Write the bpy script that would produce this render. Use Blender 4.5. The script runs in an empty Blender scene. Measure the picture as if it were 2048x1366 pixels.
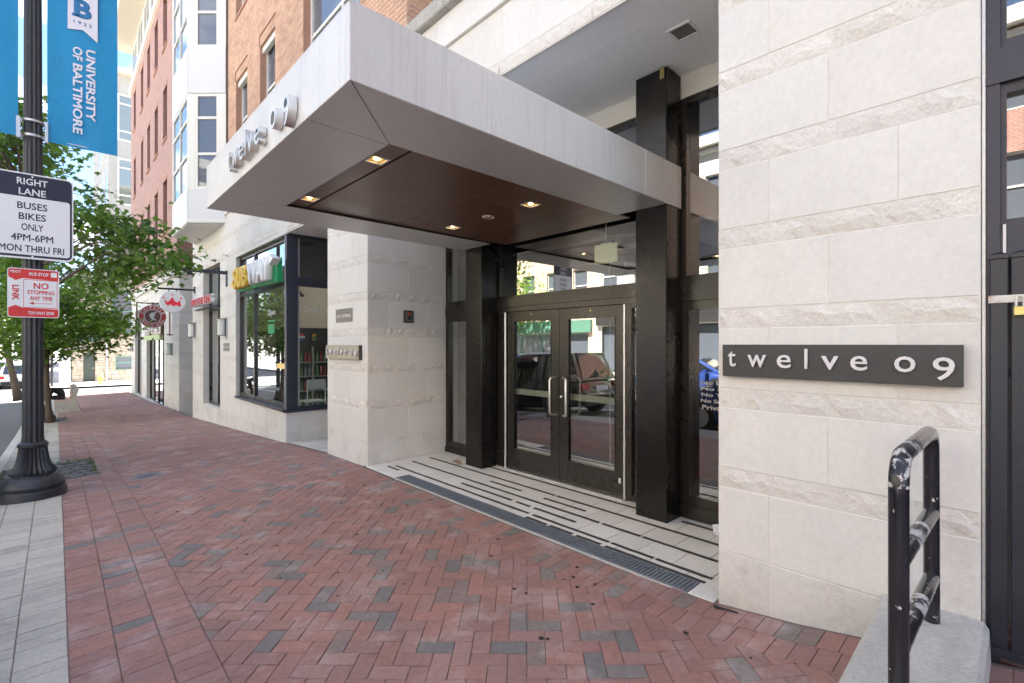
import bpy, bmesh, math, random
import numpy as np
from mathutils import Vector, Matrix

R = math.radians
rng = random.Random(11)
S = bpy.context.scene
C = S.collection

# ------------------------------------------------------------------ camera
cd = bpy.data.cameras.new('camera'); cam = bpy.data.objects.new('camera', cd); C.objects.link(cam)
cam.location = (0, 0, 1.65); cam.rotation_euler = (R(90), 0, -R(43.244))
cd.sensor_width = 36; cd.lens = 17.045; cd.shift_y = 0.0024
cd.clip_start = 0.05; cd.clip_end = 2000
S.camera = cam

# ------------------------------------------------------------------ sky and sun
SUN_DIR = Vector((1.0, 0.12, 0.0)).normalized(); SUN_EL = R(60)
w = bpy.data.worlds.new('World'); S.world = w; w.use_nodes = True
nt = w.node_tree; bg = nt.nodes['Background']
sky = nt.nodes.new('ShaderNodeTexSky'); sky.sky_type = 'NISHITA'; sky.sun_disc = False
sky.sun_elevation = SUN_EL; sky.sun_rotation = math.atan2(SUN_DIR.x, SUN_DIR.y)
sky.air_density = 0.85; sky.dust_density = 0.3; sky.ozone_density = 2.5
tc = nt.nodes.new('ShaderNodeTexCoord')
sep = nt.nodes.new('ShaderNodeSeparateXYZ'); nt.links.new(tc.outputs['Generated'], sep.inputs[0])
mx = nt.nodes.new('ShaderNodeMath'); mx.operation = 'ADD'; mx.inputs[1].default_value = 0.22
nt.links.new(sep.outputs['Z'], mx.inputs[0])
dv = nt.nodes.new('ShaderNodeVectorMath'); dv.operation = 'DIVIDE'
cmb = nt.nodes.new('ShaderNodeCombineXYZ')
for i in range(3): nt.links.new(mx.outputs[0], cmb.inputs[i])
nt.links.new(tc.outputs['Generated'], dv.inputs[0]); nt.links.new(cmb.outputs[0], dv.inputs[1])
cn = nt.nodes.new('ShaderNodeTexNoise'); cn.inputs['Scale'].default_value = 2.6
cn.inputs['Detail'].default_value = 9; cn.inputs['Roughness'].default_value = 0.58
nt.links.new(dv.outputs[0], cn.inputs['Vector'])
cr = nt.nodes.new('ShaderNodeValToRGB')
cr.color_ramp.elements[0].position = 0.50; cr.color_ramp.elements[0].color = (0, 0, 0, 1)
cr.color_ramp.elements[1].position = 0.66; cr.color_ramp.elements[1].color = (1, 1, 1, 1)
nt.links.new(cn.outputs['Fac'], cr.inputs[0])
mix = nt.nodes.new('ShaderNodeMixRGB'); mix.inputs[2].default_value = (8.0, 8.2, 8.6, 1)
nt.links.new(cr.outputs[0], mix.inputs[0]); nt.links.new(sky.outputs[0], mix.inputs[1])
nt.links.new(mix.outputs[0], bg.inputs['Color']); bg.inputs['Strength'].default_value = 0.055

sl = bpy.data.lights.new('sun', 'SUN'); sl.energy = 5.0; sl.angle = R(0.55); sl.color = (1.0, 0.95, 0.87)
so = bpy.data.objects.new('sun', sl); C.objects.link(so)
sd = Vector((SUN_DIR.x * math.cos(SUN_EL), SUN_DIR.y * math.cos(SUN_EL), math.sin(SUN_EL)))
so.rotation_euler = sd.to_track_quat('Z', 'Y').to_euler(); so.location = (20, -5, 40)

vs = S.view_settings
vs.view_transform = 'Standard'; vs.look = 'None'; vs.exposure = 3.16; vs.gamma = 1.0; vs.use_curve_mapping = False
S.cycles.max_bounces = 9; S.cycles.diffuse_bounces = 5; S.cycles.glossy_bounces = 4
S.cycles.transparent_max_bounces = 12; S.cycles.caustics_reflective = False; S.cycles.caustics_refractive = False
S.cycles.sample_clamp_indirect = 8

# ------------------------------------------------------------------ materials
M = {}
def nd(t, k, **kw):
    n = t.nodes.new(k)
    for a, b in kw.items(): setattr(n, a, b)
    return n
def mat(name, col, rough=0.6, var=0.10, scale=3.0, bump=0.0, bscale=60.0, metal=0.0, spec=0.5, dirt=None, stretch=None, ramp=None, emit=None, estr=0, coat=0, trans=0):
    """principled, colour broken up by two world-space noises, fine relief; ramp = colours picked per piece (attribute rnd)"""
    m = bpy.data.materials.new(name); m.use_nodes = True; t = m.node_tree; b = t.nodes['Principled BSDF']; L = t.links.new
    b.inputs['Roughness'].default_value = rough; b.inputs['Metallic'].default_value = metal
    b.inputs['Specular IOR Level'].default_value = spec
    if coat: b.inputs['Coat Weight'].default_value = coat; b.inputs['Coat Roughness'].default_value = 0.05
    if emit: b.inputs['Emission Color'].default_value = (*emit, 1); b.inputs['Emission Strength'].default_value = estr
    g = nd(t, 'ShaderNodeNewGeometry'); pos = g.outputs['Position']
    if ramp:
        at = nd(t, 'ShaderNodeAttribute', attribute_name='rnd')
        r = nd(t, 'ShaderNodeValToRGB'); r.color_ramp.interpolation = 'CONSTANT' if len(ramp) > 3 else 'LINEAR'
        e = r.color_ramp.elements
        while len(e) < len(ramp): e.new(0.5)
        for i, (p, c) in enumerate(ramp): e[i].position = p; e[i].color = (*c, 1)
        L(at.outputs['Fac'], r.inputs[0]); base = r.outputs[0]
    else:
        rg = nd(t, 'ShaderNodeRGB'); rg.outputs[0].default_value = (*col, 1); base = rg.outputs[0]
    vec = pos
    if stretch:
        mp = nd(t, 'ShaderNodeMapping'); mp.inputs['Scale'].default_value = stretch; L(pos, mp.inputs[0]); vec = mp.outputs[0]
    if var:
        n1 = nd(t, 'ShaderNodeTexNoise'); n1.inputs['Scale'].default_value = scale; n1.inputs['Detail'].default_value = 6; n1.inputs['Roughness'].default_value = 0.65
        L(vec, n1.inputs['Vector'])
        n2 = nd(t, 'ShaderNodeTexNoise'); n2.inputs['Scale'].default_value = scale * 14; n2.inputs['Detail'].default_value = 4
        L(vec, n2.inputs['Vector'])
        ad = nd(t, 'ShaderNodeMath', operation='ADD'); L(n1.outputs['Fac'], ad.inputs[0]); L(n2.outputs['Fac'], ad.inputs[1])
        mr = nd(t, 'ShaderNodeMapRange'); mr.inputs['From Min'].default_value = 0.65; mr.inputs['From Max'].default_value = 1.35
        mr.inputs['To Min'].default_value = 1 - var; mr.inputs['To Max'].default_value = 1 + var
        L(ad.outputs[0], mr.inputs['Value'])
        mu = nd(t, 'ShaderNodeVectorMath', operation='SCALE'); L(base, mu.inputs[0]); L(mr.outputs[0], mu.inputs['Scale']); base = mu.outputs[0]
    if dirt:      # (colour, scale, lo, hi, amount[, stretch])
        dc, ds, lo, hi, am = dirt[:5]
        n3 = nd(t, 'ShaderNodeTexNoise'); n3.inputs['Scale'].default_value = ds; n3.inputs['Detail'].default_value = 8; n3.inputs['Roughness'].default_value = 0.7
        if len(dirt) > 5:
            mp2 = nd(t, 'ShaderNodeMapping'); mp2.inputs['Scale'].default_value = dirt[5]; L(pos, mp2.inputs[0]); L(mp2.outputs[0], n3.inputs['Vector'])
        else: L(pos, n3.inputs['Vector'])
        m3 = nd(t, 'ShaderNodeMapRange'); m3.inputs['From Min'].default_value = lo; m3.inputs['From Max'].default_value = hi; m3.inputs['To Max'].default_value = am
        L(n3.outputs['Fac'], m3.inputs['Value'])
        mm = nd(t, 'ShaderNodeMixRGB'); mm.inputs[2].default_value = (*dc, 1); L(m3.outputs[0], mm.inputs[0]); L(base, mm.inputs[1]); base = mm.outputs[0]
    L(base, b.inputs['Base Color'])
    if rough < 0.9 and var:
        rr = nd(t, 'ShaderNodeMapRange'); rr.inputs['From Min'].default_value = 0.3; rr.inputs['From Max'].default_value = 0.7
        rr.inputs['To Min'].default_value = max(0.02, rough - 0.08); rr.inputs['To Max'].default_value = min(1, rough + 0.08)
        L(n1.outputs['Fac'], rr.inputs['Value']); L(rr.outputs[0], b.inputs['Roughness'])
    if bump:
        n4 = nd(t, 'ShaderNodeTexNoise'); n4.inputs['Scale'].default_value = bscale; n4.inputs['Detail'].default_value = 5
        L(pos, n4.inputs['Vector'])
        bp = nd(t, 'ShaderNodeBump'); bp.inputs['Strength'].default_value = bump; bp.inputs['Distance'].default_value = 0.01
        L(n4.outputs['Fac'], bp.inputs['Height']); L(bp.outputs[0], b.inputs['Normal'])
    M[name] = m; return m

def glass(name, tint, refl=0.10, gain=1.6, body=None):
    """one thin pane: tinted see-through plus mirror by Fresnel; body = opaque colour behind it instead of see-through"""
    m = bpy.data.materials.new(name); m.use_nodes = True; t = m.node_tree; t.nodes.clear(); L = t.links.new
    out = nd(t, 'ShaderNodeOutputMaterial'); mixs = nd(t, 'ShaderNodeMixShader')
    if body: tr = nd(t, 'ShaderNodeBsdfDiffuse'); tr.inputs[0].default_value = (*body, 1)
    else: tr = nd(t, 'ShaderNodeBsdfTransparent'); tr.inputs[0].default_value = (*tint, 1)
    gl = nd(t, 'ShaderNodeBsdfGlossy'); gl.inputs['Roughness'].default_value = 0.0; gl.inputs[0].default_value = (0.95, 0.97, 0.96, 1)
    fr = nd(t, 'ShaderNodeFresnel'); fr.inputs[0].default_value = 1.5
    # the same reflectance from both sides of the pane
    ge = nd(t, 'ShaderNodeNewGeometry'); io = nd(t, 'ShaderNodeMapRange'); io.inputs['To Min'].default_value = 1.5; io.inputs['To Max'].default_value = 1 / 1.5
    L(ge.outputs['Backfacing'], io.inputs['Value']); L(io.outputs[0], fr.inputs[0])
    ma = nd(t, 'ShaderNodeMath', operation='MULTIPLY_ADD', use_clamp=True); ma.inputs[1].default_value = gain; ma.inputs[2].default_value = refl
    L(fr.outputs[0], ma.inputs[0]); L(ma.outputs[0], mixs.inputs[0]); L(tr.outputs[0], mixs.inputs[1]); L(gl.outputs[0], mixs.inputs[2]); L(mixs.outputs[0], out.inputs[0])
    M[name] = m; return m

def brickmat(name, c1, c2, mortar, bw=0.205, bh=0.068):
    m = bpy.data.materials.new(name); m.use_nodes = True; t = m.node_tree; b = t.nodes['Principled BSDF']; L = t.links.new
    g = nd(t, 'ShaderNodeNewGeometry'); s = nd(t, 'ShaderNodeSeparateXYZ'); L(g.outputs['Position'], s.inputs[0])
    ad = nd(t, 'ShaderNodeMath', operation='ADD'); L(s.outputs['X'], ad.inputs[0]); L(s.outputs['Y'], ad.inputs[1])
    cb = nd(t, 'ShaderNodeCombineXYZ'); L(ad.outputs[0], cb.inputs[0]); L(s.outputs['Z'], cb.inputs[1])
    k = nd(t, 'ShaderNodeTexBrick'); k.inputs['Scale'].default_value = 1; k.inputs['Brick Width'].default_value = bw; k.inputs['Row Height'].default_value = bh
    k.inputs['Mortar Size'].default_value = 0.009; k.inputs['Color1'].default_value = (*c1, 1); k.inputs['Color2'].default_value = (*c2, 1); k.inputs['Mortar'].default_value = (*mortar, 1)
    L(cb.outputs[0], k.inputs['Vector'])
    n = nd(t, 'ShaderNodeTexNoise'); n.inputs['Scale'].default_value = 2.5; n.inputs['Detail'].default_value = 6; L(g.outputs['Position'], n.inputs['Vector'])
    mr = nd(t, 'ShaderNodeMapRange'); mr.inputs['To Min'].default_value = 0.8; mr.inputs['To Max'].default_value = 1.2; L(n.outputs['Fac'], mr.inputs['Value'])
    mu = nd(t, 'ShaderNodeVectorMath', operation='SCALE'); L(k.outputs['Color'], mu.inputs[0]); L(mr.outputs[0], mu.inputs['Scale']); L(mu.outputs[0], b.inputs['Base Color'])
    b.inputs['Roughness'].default_value = 0.85
    bp = nd(t, 'ShaderNodeBump', invert=True); bp.inputs['Strength'].default_value = 0.6; bp.inputs['Distance'].default_value = 0.008; L(k.outputs['Fac'], bp.inputs['Height']); L(bp.outputs[0], b.inputs['Normal'])
    M[name] = m; return m

red = [(0.268, 0.146, 0.124), (0.290, 0.156, 0.131), (0.252, 0.143, 0.126), (0.285, 0.168, 0.148), (0.305, 0.160, 0.132), (0.265, 0.155, 0.140)]
ramp = [(i / 13.0, red[i % 6]) for i in range(10)] + [(0.77, (0.158, 0.146, 0.142)), (0.85, (0.19, 0.164, 0.153)), (0.93, (0.21, 0.155, 0.142))]
mat('paver', None, 0.82, var=0.20, scale=2.2, bump=0.35, bscale=140, ramp=ramp, dirt=((0.55, 0.47, 0.45), 2.4, 0.52, 0.74, 0.55))
mat('joint', (0.165, 0.122, 0.108), 0.95, bump=0.5, bscale=90)
mat('white_paver', None, 0.85, var=0.16, scale=3, bump=0.3, bscale=120, ramp=[(0, (0.37, 0.35, 0.315)), (0.5, (0.46, 0.43, 0.385)), (1, (0.41, 0.385, 0.34))], dirt=((0.10, 0.09, 0.085), 1.6, 0.52, 0.80, 0.65))
mat('kerbstone', (0.48, 0.47, 0.45), 0.85, var=0.16, bump=0.3)
mat('cobble', None, 0.8, var=0.2, bump=0.5, bscale=70, ramp=[(0, (0.10, 0.10, 0.10)), (0.5, (0.16, 0.155, 0.15)), (1, (0.13, 0.12, 0.11))])
mat('soil', (0.06, 0.05, 0.035), 0.95, var=0.3, bump=0.8, bscale=40)
mat('asphalt', (0.115, 0.115, 0.12), 0.88, var=0.16, scale=0.9, bump=0.4, bscale=160)
mat('road_paint', (0.72, 0.71, 0.68), 0.75, var=0.12, dirt=((0.2, 0.2, 0.2), 6, 0.55, 0.7, 0.6))
mat('concrete', (0.50, 0.48, 0.445), 0.9, var=0.2, scale=4, bump=0.5, bscale=70, dirt=((0.22, 0.20, 0.17), 3.5, 0.56, 0.80, 0.55))
mat('far_ground', (0.20, 0.19, 0.18), 0.9, var=0.2)
mat('limestone', None, 0.82, var=0.07, scale=2.4, bump=0.25, bscale=160, ramp=[(0, (0.645, 0.62, 0.575)), (0.5, (0.70, 0.68, 0.637)), (1, (0.67, 0.652, 0.62))], dirt=((0.46, 0.40, 0.32), 1.8, 0.60, 0.86, 0.35))
mat('limestone_rough', None, 0.9, var=0.13, scale=6, bump=1.0, bscale=30, ramp=[(0, (0.62, 0.585, 0.53)), (0.5, (0.67, 0.638, 0.59)), (1, (0.64, 0.612, 0.57))], dirt=((0.45, 0.37, 0.27), 9, 0.60, 0.8, 0.35))
mat('mortar', (0.66, 0.63, 0.575), 0.92, var=0.1, bump=0.3)
mat('mortar_tan', (0.50, 0.40, 0.33), 0.92, var=0.1)
mat('tan_brick', None, 0.85, var=0.24, scale=3, bump=0.35, bscale=120, ramp=[(0, (0.50, 0.295, 0.195)), (0.5, (0.62, 0.395, 0.27)), (1.0, (0.57, 0.35, 0.245))])
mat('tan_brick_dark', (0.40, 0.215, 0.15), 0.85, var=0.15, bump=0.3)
brickmat('red_brick', (0.40, 0.165, 0.115), (0.29, 0.115, 0.088), (0.52, 0.45, 0.39))
brickmat('dark_brick', (0.22, 0.075, 0.06), (0.16, 0.055, 0.05), (0.30, 0.22, 0.19))
mat('stucco', (0.62, 0.60, 0.56), 0.9, var=0.07, bump=0.2)
mat('soffit_paint', (0.84, 0.83, 0.81), 0.85, var=0.05, scale=1.2, dirt=((0.3, 0.29, 0.27), 9, 0.70, 0.80, 0.5))
mat('tower_render', (0.40, 0.385, 0.35), 0.9, var=0.08)
mat('limestone_base', None, 0.85, var=0.10, scale=2.4, bump=0.3, bscale=120, ramp=[(0, (0.63, 0.605, 0.56)), (0.5, (0.68, 0.66, 0.62)), (1, (0.66, 0.64, 0.605))], dirt=((0.36, 0.32, 0.25), 3.2, 0.50, 0.80, 0.6))
mat('rail_worn', (0.016, 0.016, 0.020), 0.3, var=0.1, dirt=((0.55, 0.52, 0.50), 13, 0.50, 0.54, 1.0))
mat('cream_paint', (0.56, 0.51, 0.42), 0.8, var=0.05)
mat('white_panel', (0.62, 0.62, 0.61), 0.55, var=0.03)
mat('white_frame', (0.70, 0.68, 0.62), 0.55, var=0.05)
mat('canopy_metal', (0.67, 0.66, 0.64), 0.42, var=0.05, scale=2.5, metal=0.2, dirt=((0.36, 0.34, 0.31), 3.0, 0.52, 0.80, 0.42, (14, 14, 0.5)))
mat('canopy_soffit', (0.58, 0.59, 0.58), 0.40, var=0.06, scale=1.5, metal=0.25)
mat('brown_panel', (0.135, 0.068, 0.042), 0.34, var=0.24, scale=2.2, bump=0.05, dirt=((0.20, 0.13, 0.115), 1.6, 0.58, 0.8, 0.5))
mat('gap_black', (0.012, 0.011, 0.010), 0.8, var=0)
mat('bronze_frame', (0.052, 0.048, 0.042), 0.30, var=0.08, scale=2, metal=0.65)
mat('black_steel', (0.026, 0.0245, 0.0235), 0.27, var=0.12, scale=1.2, metal=0.7, bump=0.012, bscale=3, dirt=((0.075, 0.064, 0.052), 0.8, 0.50, 0.85, 0.4))
mat('navy_paint', (0.018, 0.020, 0.030), 0.42, var=0.3, scale=5, bump=0.1, dirt=((0.22, 0.20, 0.19), 24, 0.70, 0.76, 0.7))
mat('navy_frame', (0.026, 0.028, 0.044), 0.45, var=0.2)
mat('steel', (0.72, 0.71, 0.69), 0.42, var=0.06, metal=1.0)
mat('letter_white', (0.66, 0.63, 0.62), 0.5, var=0.05)
mat('sign_black', (0.040, 0.038, 0.038), 0.5, var=0.2, scale=4)
mat('sign_bronze', (0.36, 0.32, 0.26), 0.45, var=0.1, metal=0.4)
mat('plaque_grey', (0.20, 0.185, 0.16), 0.5, var=0.1, metal=0.3)
mat('tile', None, 0.42, var=0.10, scale=5, bump=0.04, ramp=[(0, (0.68, 0.67, 0.64)), (0.5, (0.74, 0.73, 0.70)), (1, (0.64, 0.63, 0.60))], dirt=((0.30, 0.26, 0.22), 2.5, 0.58, 0.85, 0.45))
mat('grout', (0.13, 0.12, 0.11), 0.9, var=0.2)
mat('grip_tape', (0.045, 0.043, 0.042), 0.85, var=0.2, dirt=((0.5, 0.48, 0.45), 22, 0.66, 0.72, 0.8))
mat('grate', (0.17, 0.19, 0.22), 0.6, var=0.2, metal=0.2)
mat('rail_paint', (0.016, 0.016, 0.020), 0.22, var=0.1, coat=0.3, dirt=((0.62, 0.58, 0.56), 26, 0.65, 0.665, 1.0))
mat('cast_iron', (0.024, 0.026, 0.032), 0.45, var=0.4, scale=6, bump=0.2, bscale=60, dirt=((0.30, 0.30, 0.30), 11, 0.66, 0.74, 0.6))
mat('banner_blue', (0.005, 0.25, 0.50), 0.55, var=0.12, scale=2.5)
mat('banner_white', (0.72, 0.72, 0.78), 0.5, var=0.03)
mat('banner_text_blue', (0.02, 0.16, 0.36), 0.5, var=0)
mat('sign_white', (0.70, 0.71, 0.72), 0.4, var=0.03)
mat('sign_navy', (0.008, 0.010, 0.032), 0.55, var=0.05)
mat('sign_red', (0.58, 0.018, 0.012), 0.42, var=0.05)
mat('galvanised', (0.50, 0.51, 0.52), 0.45, var=0.15, metal=0.8)
mat('subway_green', (0.01, 0.30, 0.10), 0.35, var=0.03)
mat('sub_yellow', (0.85, 0.52, 0.03), 0.3, var=0.03)
mat('sub_white', (0.80, 0.80, 0.80), 0.3, var=0.03)
mat('black_gloss', (0.02, 0.02, 0.022), 0.3, var=0)
mat('chip_brown', (0.16, 0.07, 0.055), 0.4, var=0.05)
mat('chip_red', (0.50, 0.045, 0.035), 0.4, var=0.05)
mat('crown_red', (0.75, 0.03, 0.05), 0.4, var=0.03)
mat('lime_band', (0.42, 0.52, 0.22), 0.6, var=0.1)
mat('lantern_glass', (0.66, 0.66, 0.63), 0.35, var=0.05)
mat('bike_green', (0.03, 0.26, 0.16), 0.35, var=0.1)
mat('bark', (0.12, 0.09, 0.065), 0.9, var=0.3, scale=8, bump=1.0, bscale=30, stretch=(1, 1, .3))
mat('jacket', (0.016, 0.015, 0.016), 0.8, var=0.2)
mat('skin', (0.30, 0.17, 0.11), 0.6, var=0.05)
mat('hydrant_yellow', (0.62, 0.34, 0.08), 0.5, var=0.1)
mat('rubber', (0.018, 0.018, 0.018), 0.8, var=0.1)
mat('red_light', (0.5, 0.02, 0.02), 0.25, var=0)
mat('orange_tag', (0.85, 0.13, 0.02), 0.6, var=0)
mat('lens_light', (0.9, 0.9, 0.85), 0.15, var=0)
mat('interior_wall', (0.16, 0.15, 0.14), 0.8, var=0.08)
mat('interior_dark', (0.035, 0.035, 0.04), 0.7, var=0.1)
mat('interior_floor', (0.20, 0.10, 0.075), 0.4, var=0.15)
mat('interior_light', (0.36, 0.33, 0.28), 0.8, var=0.05)
mat('exit_panel', (0.62, 0.66, 0.45), 0.5, var=0.03, emit=(0.75, 0.72, 0.42), estr=0.05)
mat('push_bar', (0.62, 0.66, 0.55), 0.4, var=0.03)
mat('lamp_reflector', (0.85, 0.66, 0.30), 0.25, var=0, metal=0.6)
mat('lamp_trim', (0.75, 0.73, 0.70), 0.4, var=0)
mat('bulb', (1, 0.9, 0.7), 0.4, var=0, emit=(1.0, 0.72, 0.35), estr=3)
mat('key_red', (0.55, 0.02, 0.02), 0.3, var=0)
mat('brass', (0.55, 0.45, 0.18), 0.35, var=0.15, metal=0.9)
mat('rusty_plate', (0.62, 0.60, 0.55), 0.5, var=0.1, dirt=((0.30, 0.12, 0.04), 22, 0.52, 0.66, 0.9))
mat('bag_plastic', (0.72, 0.74, 0.80), 0.35, var=0.05)
mat('dry_leaf', (0.42, 0.30, 0.18), 0.9, var=0.2)
mat('louvre', (0.045, 0.05, 0.065), 0.5, var=0.1)
mat('coping', (0.40, 0.38, 0.34), 0.9, var=0.25, scale=8, bump=0.8, bscale=40)
mat('stone_old', None, 0.9, var=0.2, scale=3, bump=0.6, bscale=25, ramp=[(0, (0.33, 0.28, 0.22)), (0.5, (0.42, 0.36, 0.29)), (1, (0.36, 0.33, 0.29))])
mat('stone_old_joint', (0.30, 0.26, 0.21), 0.95, var=0.15)
mat('green_paint', (0.12, 0.27, 0.20), 0.5, var=0.1)
mat('pale_facade', (0.70, 0.67, 0.60), 0.85, var=0.08)
mat('peach_facade', (0.66, 0.48, 0.38), 0.85, var=0.1)
mat('dark_door', (0.03, 0.045, 0.04), 0.5, var=0.1)
mat('bottle_a', (0.10, 0.28, 0.08), 0.2, var=0); mat('bottle_b', (0.40, 0.05, 0.03), 0.2, var=0); mat('bottle_c', (0.25, 0.28, 0.32), 0.2, var=0)
mat('pepsi_blue', (0.03, 0.12, 0.5), 0.4, var=0)
mat('chair_metal', (0.62, 0.68, 0.64), 0.4, var=0.05, metal=0.3)
mat('orange_window_text', (0.85, 0.25, 0.02), 0.5, var=0)
mat('car_black', (0.012, 0.013, 0.016), 0.12, var=0, coat=1); mat('car_blue', (0.03, 0.06, 0.22), 0.15, var=0, coat=1)
mat('car_white', (0.62, 0.62, 0.62), 0.2, var=0, coat=1); mat('car_red', (0.35, 0.10, 0.08), 0.2, var=0, coat=1); mat('car_silver', (0.45, 0.46, 0.48), 0.2, var=0, coat=1)
mat('blind', (0.34, 0.36, 0.40), 0.7, var=0.12, scale=2, stretch=(1, 1, .2))
glass('door_glass', (0.72, 0.74, 0.72), 0.26, 1.8)
glass('shop_glass', (0.72, 0.76, 0.74), 0.22, 1.8)
glass('side_glass', (0.86, 0.88, 0.88), 0.03, 1.4)
glass('sky_glass', None, 0.03, 1.1, body=(0.12, 0.135, 0.165))
glass('pale_glass', None, 0.10, 1.7, body=(0.22, 0.24, 0.20))
glass('car_glass', None, 0.06, 1.5, body=(0.012, 0.013, 0.015))
# leaves: thin, light comes through
def leafmat(name, c, tcol):
    m = bpy.data.materials.new(name); m.use_nodes = True; t = m.node_tree; t.nodes.clear(); L = t.links.new
    out = nd(t, 'ShaderNodeOutputMaterial'); at = nd(t, 'ShaderNodeAttribute', attribute_name='rnd')
    mr = nd(t, 'ShaderNodeMapRange'); mr.inputs['To Min'].default_value = 0.55; mr.inputs['To Max'].default_value = 1.45; L(at.outputs['Fac'], mr.inputs['Value'])
    p = nd(t, 'ShaderNodeBsdfPrincipled'); p.inputs['Roughness'].default_value = 0.45; p.inputs['Specular IOR Level'].default_value = 0.35
    s1 = nd(t, 'ShaderNodeVectorMath', operation='SCALE'); s1.inputs[0].default_value = c; L(mr.outputs[0], s1.inputs['Scale']); L(s1.outputs[0], p.inputs['Base Color'])
    tr = nd(t, 'ShaderNodeBsdfTranslucent'); s2 = nd(t, 'ShaderNodeVectorMath', operation='SCALE'); s2.inputs[0].default_value = tcol; L(mr.outputs[0], s2.inputs['Scale']); L(s2.outputs[0], tr.inputs[0])
    ms = nd(t, 'ShaderNodeMixShader'); ms.inputs[0].default_value = 0.45; L(p.outputs[0], ms.inputs[1]); L(tr.outputs[0], ms.inputs[2]); L(ms.outputs[0], out.inputs[0])
    M[name] = m
leafmat('leaf_dark', (0.070, 0.145, 0.035), (0.20, 0.36, 0.055))
leafmat('leaf_light', (0.095, 0.185, 0.035), (0.28, 0.46, 0.06))

# ------------------------------------------------------------------ mesh helpers
class F:                                    # a local frame: origin + u, v, n axes
    def __init__(s, o, u, v, n): s.o, s.u, s.v, s.n = map(Vector, (o, u, v, n))
    def __call__(s, a, b, c=0.0): return s.o + s.u * a + s.v * b + s.n * c
FW = F((0, 0, 0), (1, 0, 0), (0, 1, 0), (0, 0, 1))
def FX(x): return F((x, 0, 0), (0, 1, 0), (0, 0, 1), (-1, 0, 0))          # faces the street: u = Y, v = Z, n towards street
def FY(y): return F((0, y, 0), (1, 0, 0), (0, 0, 1), (0, -1, 0))          # faces back along the street: u = X, v = Z

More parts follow.
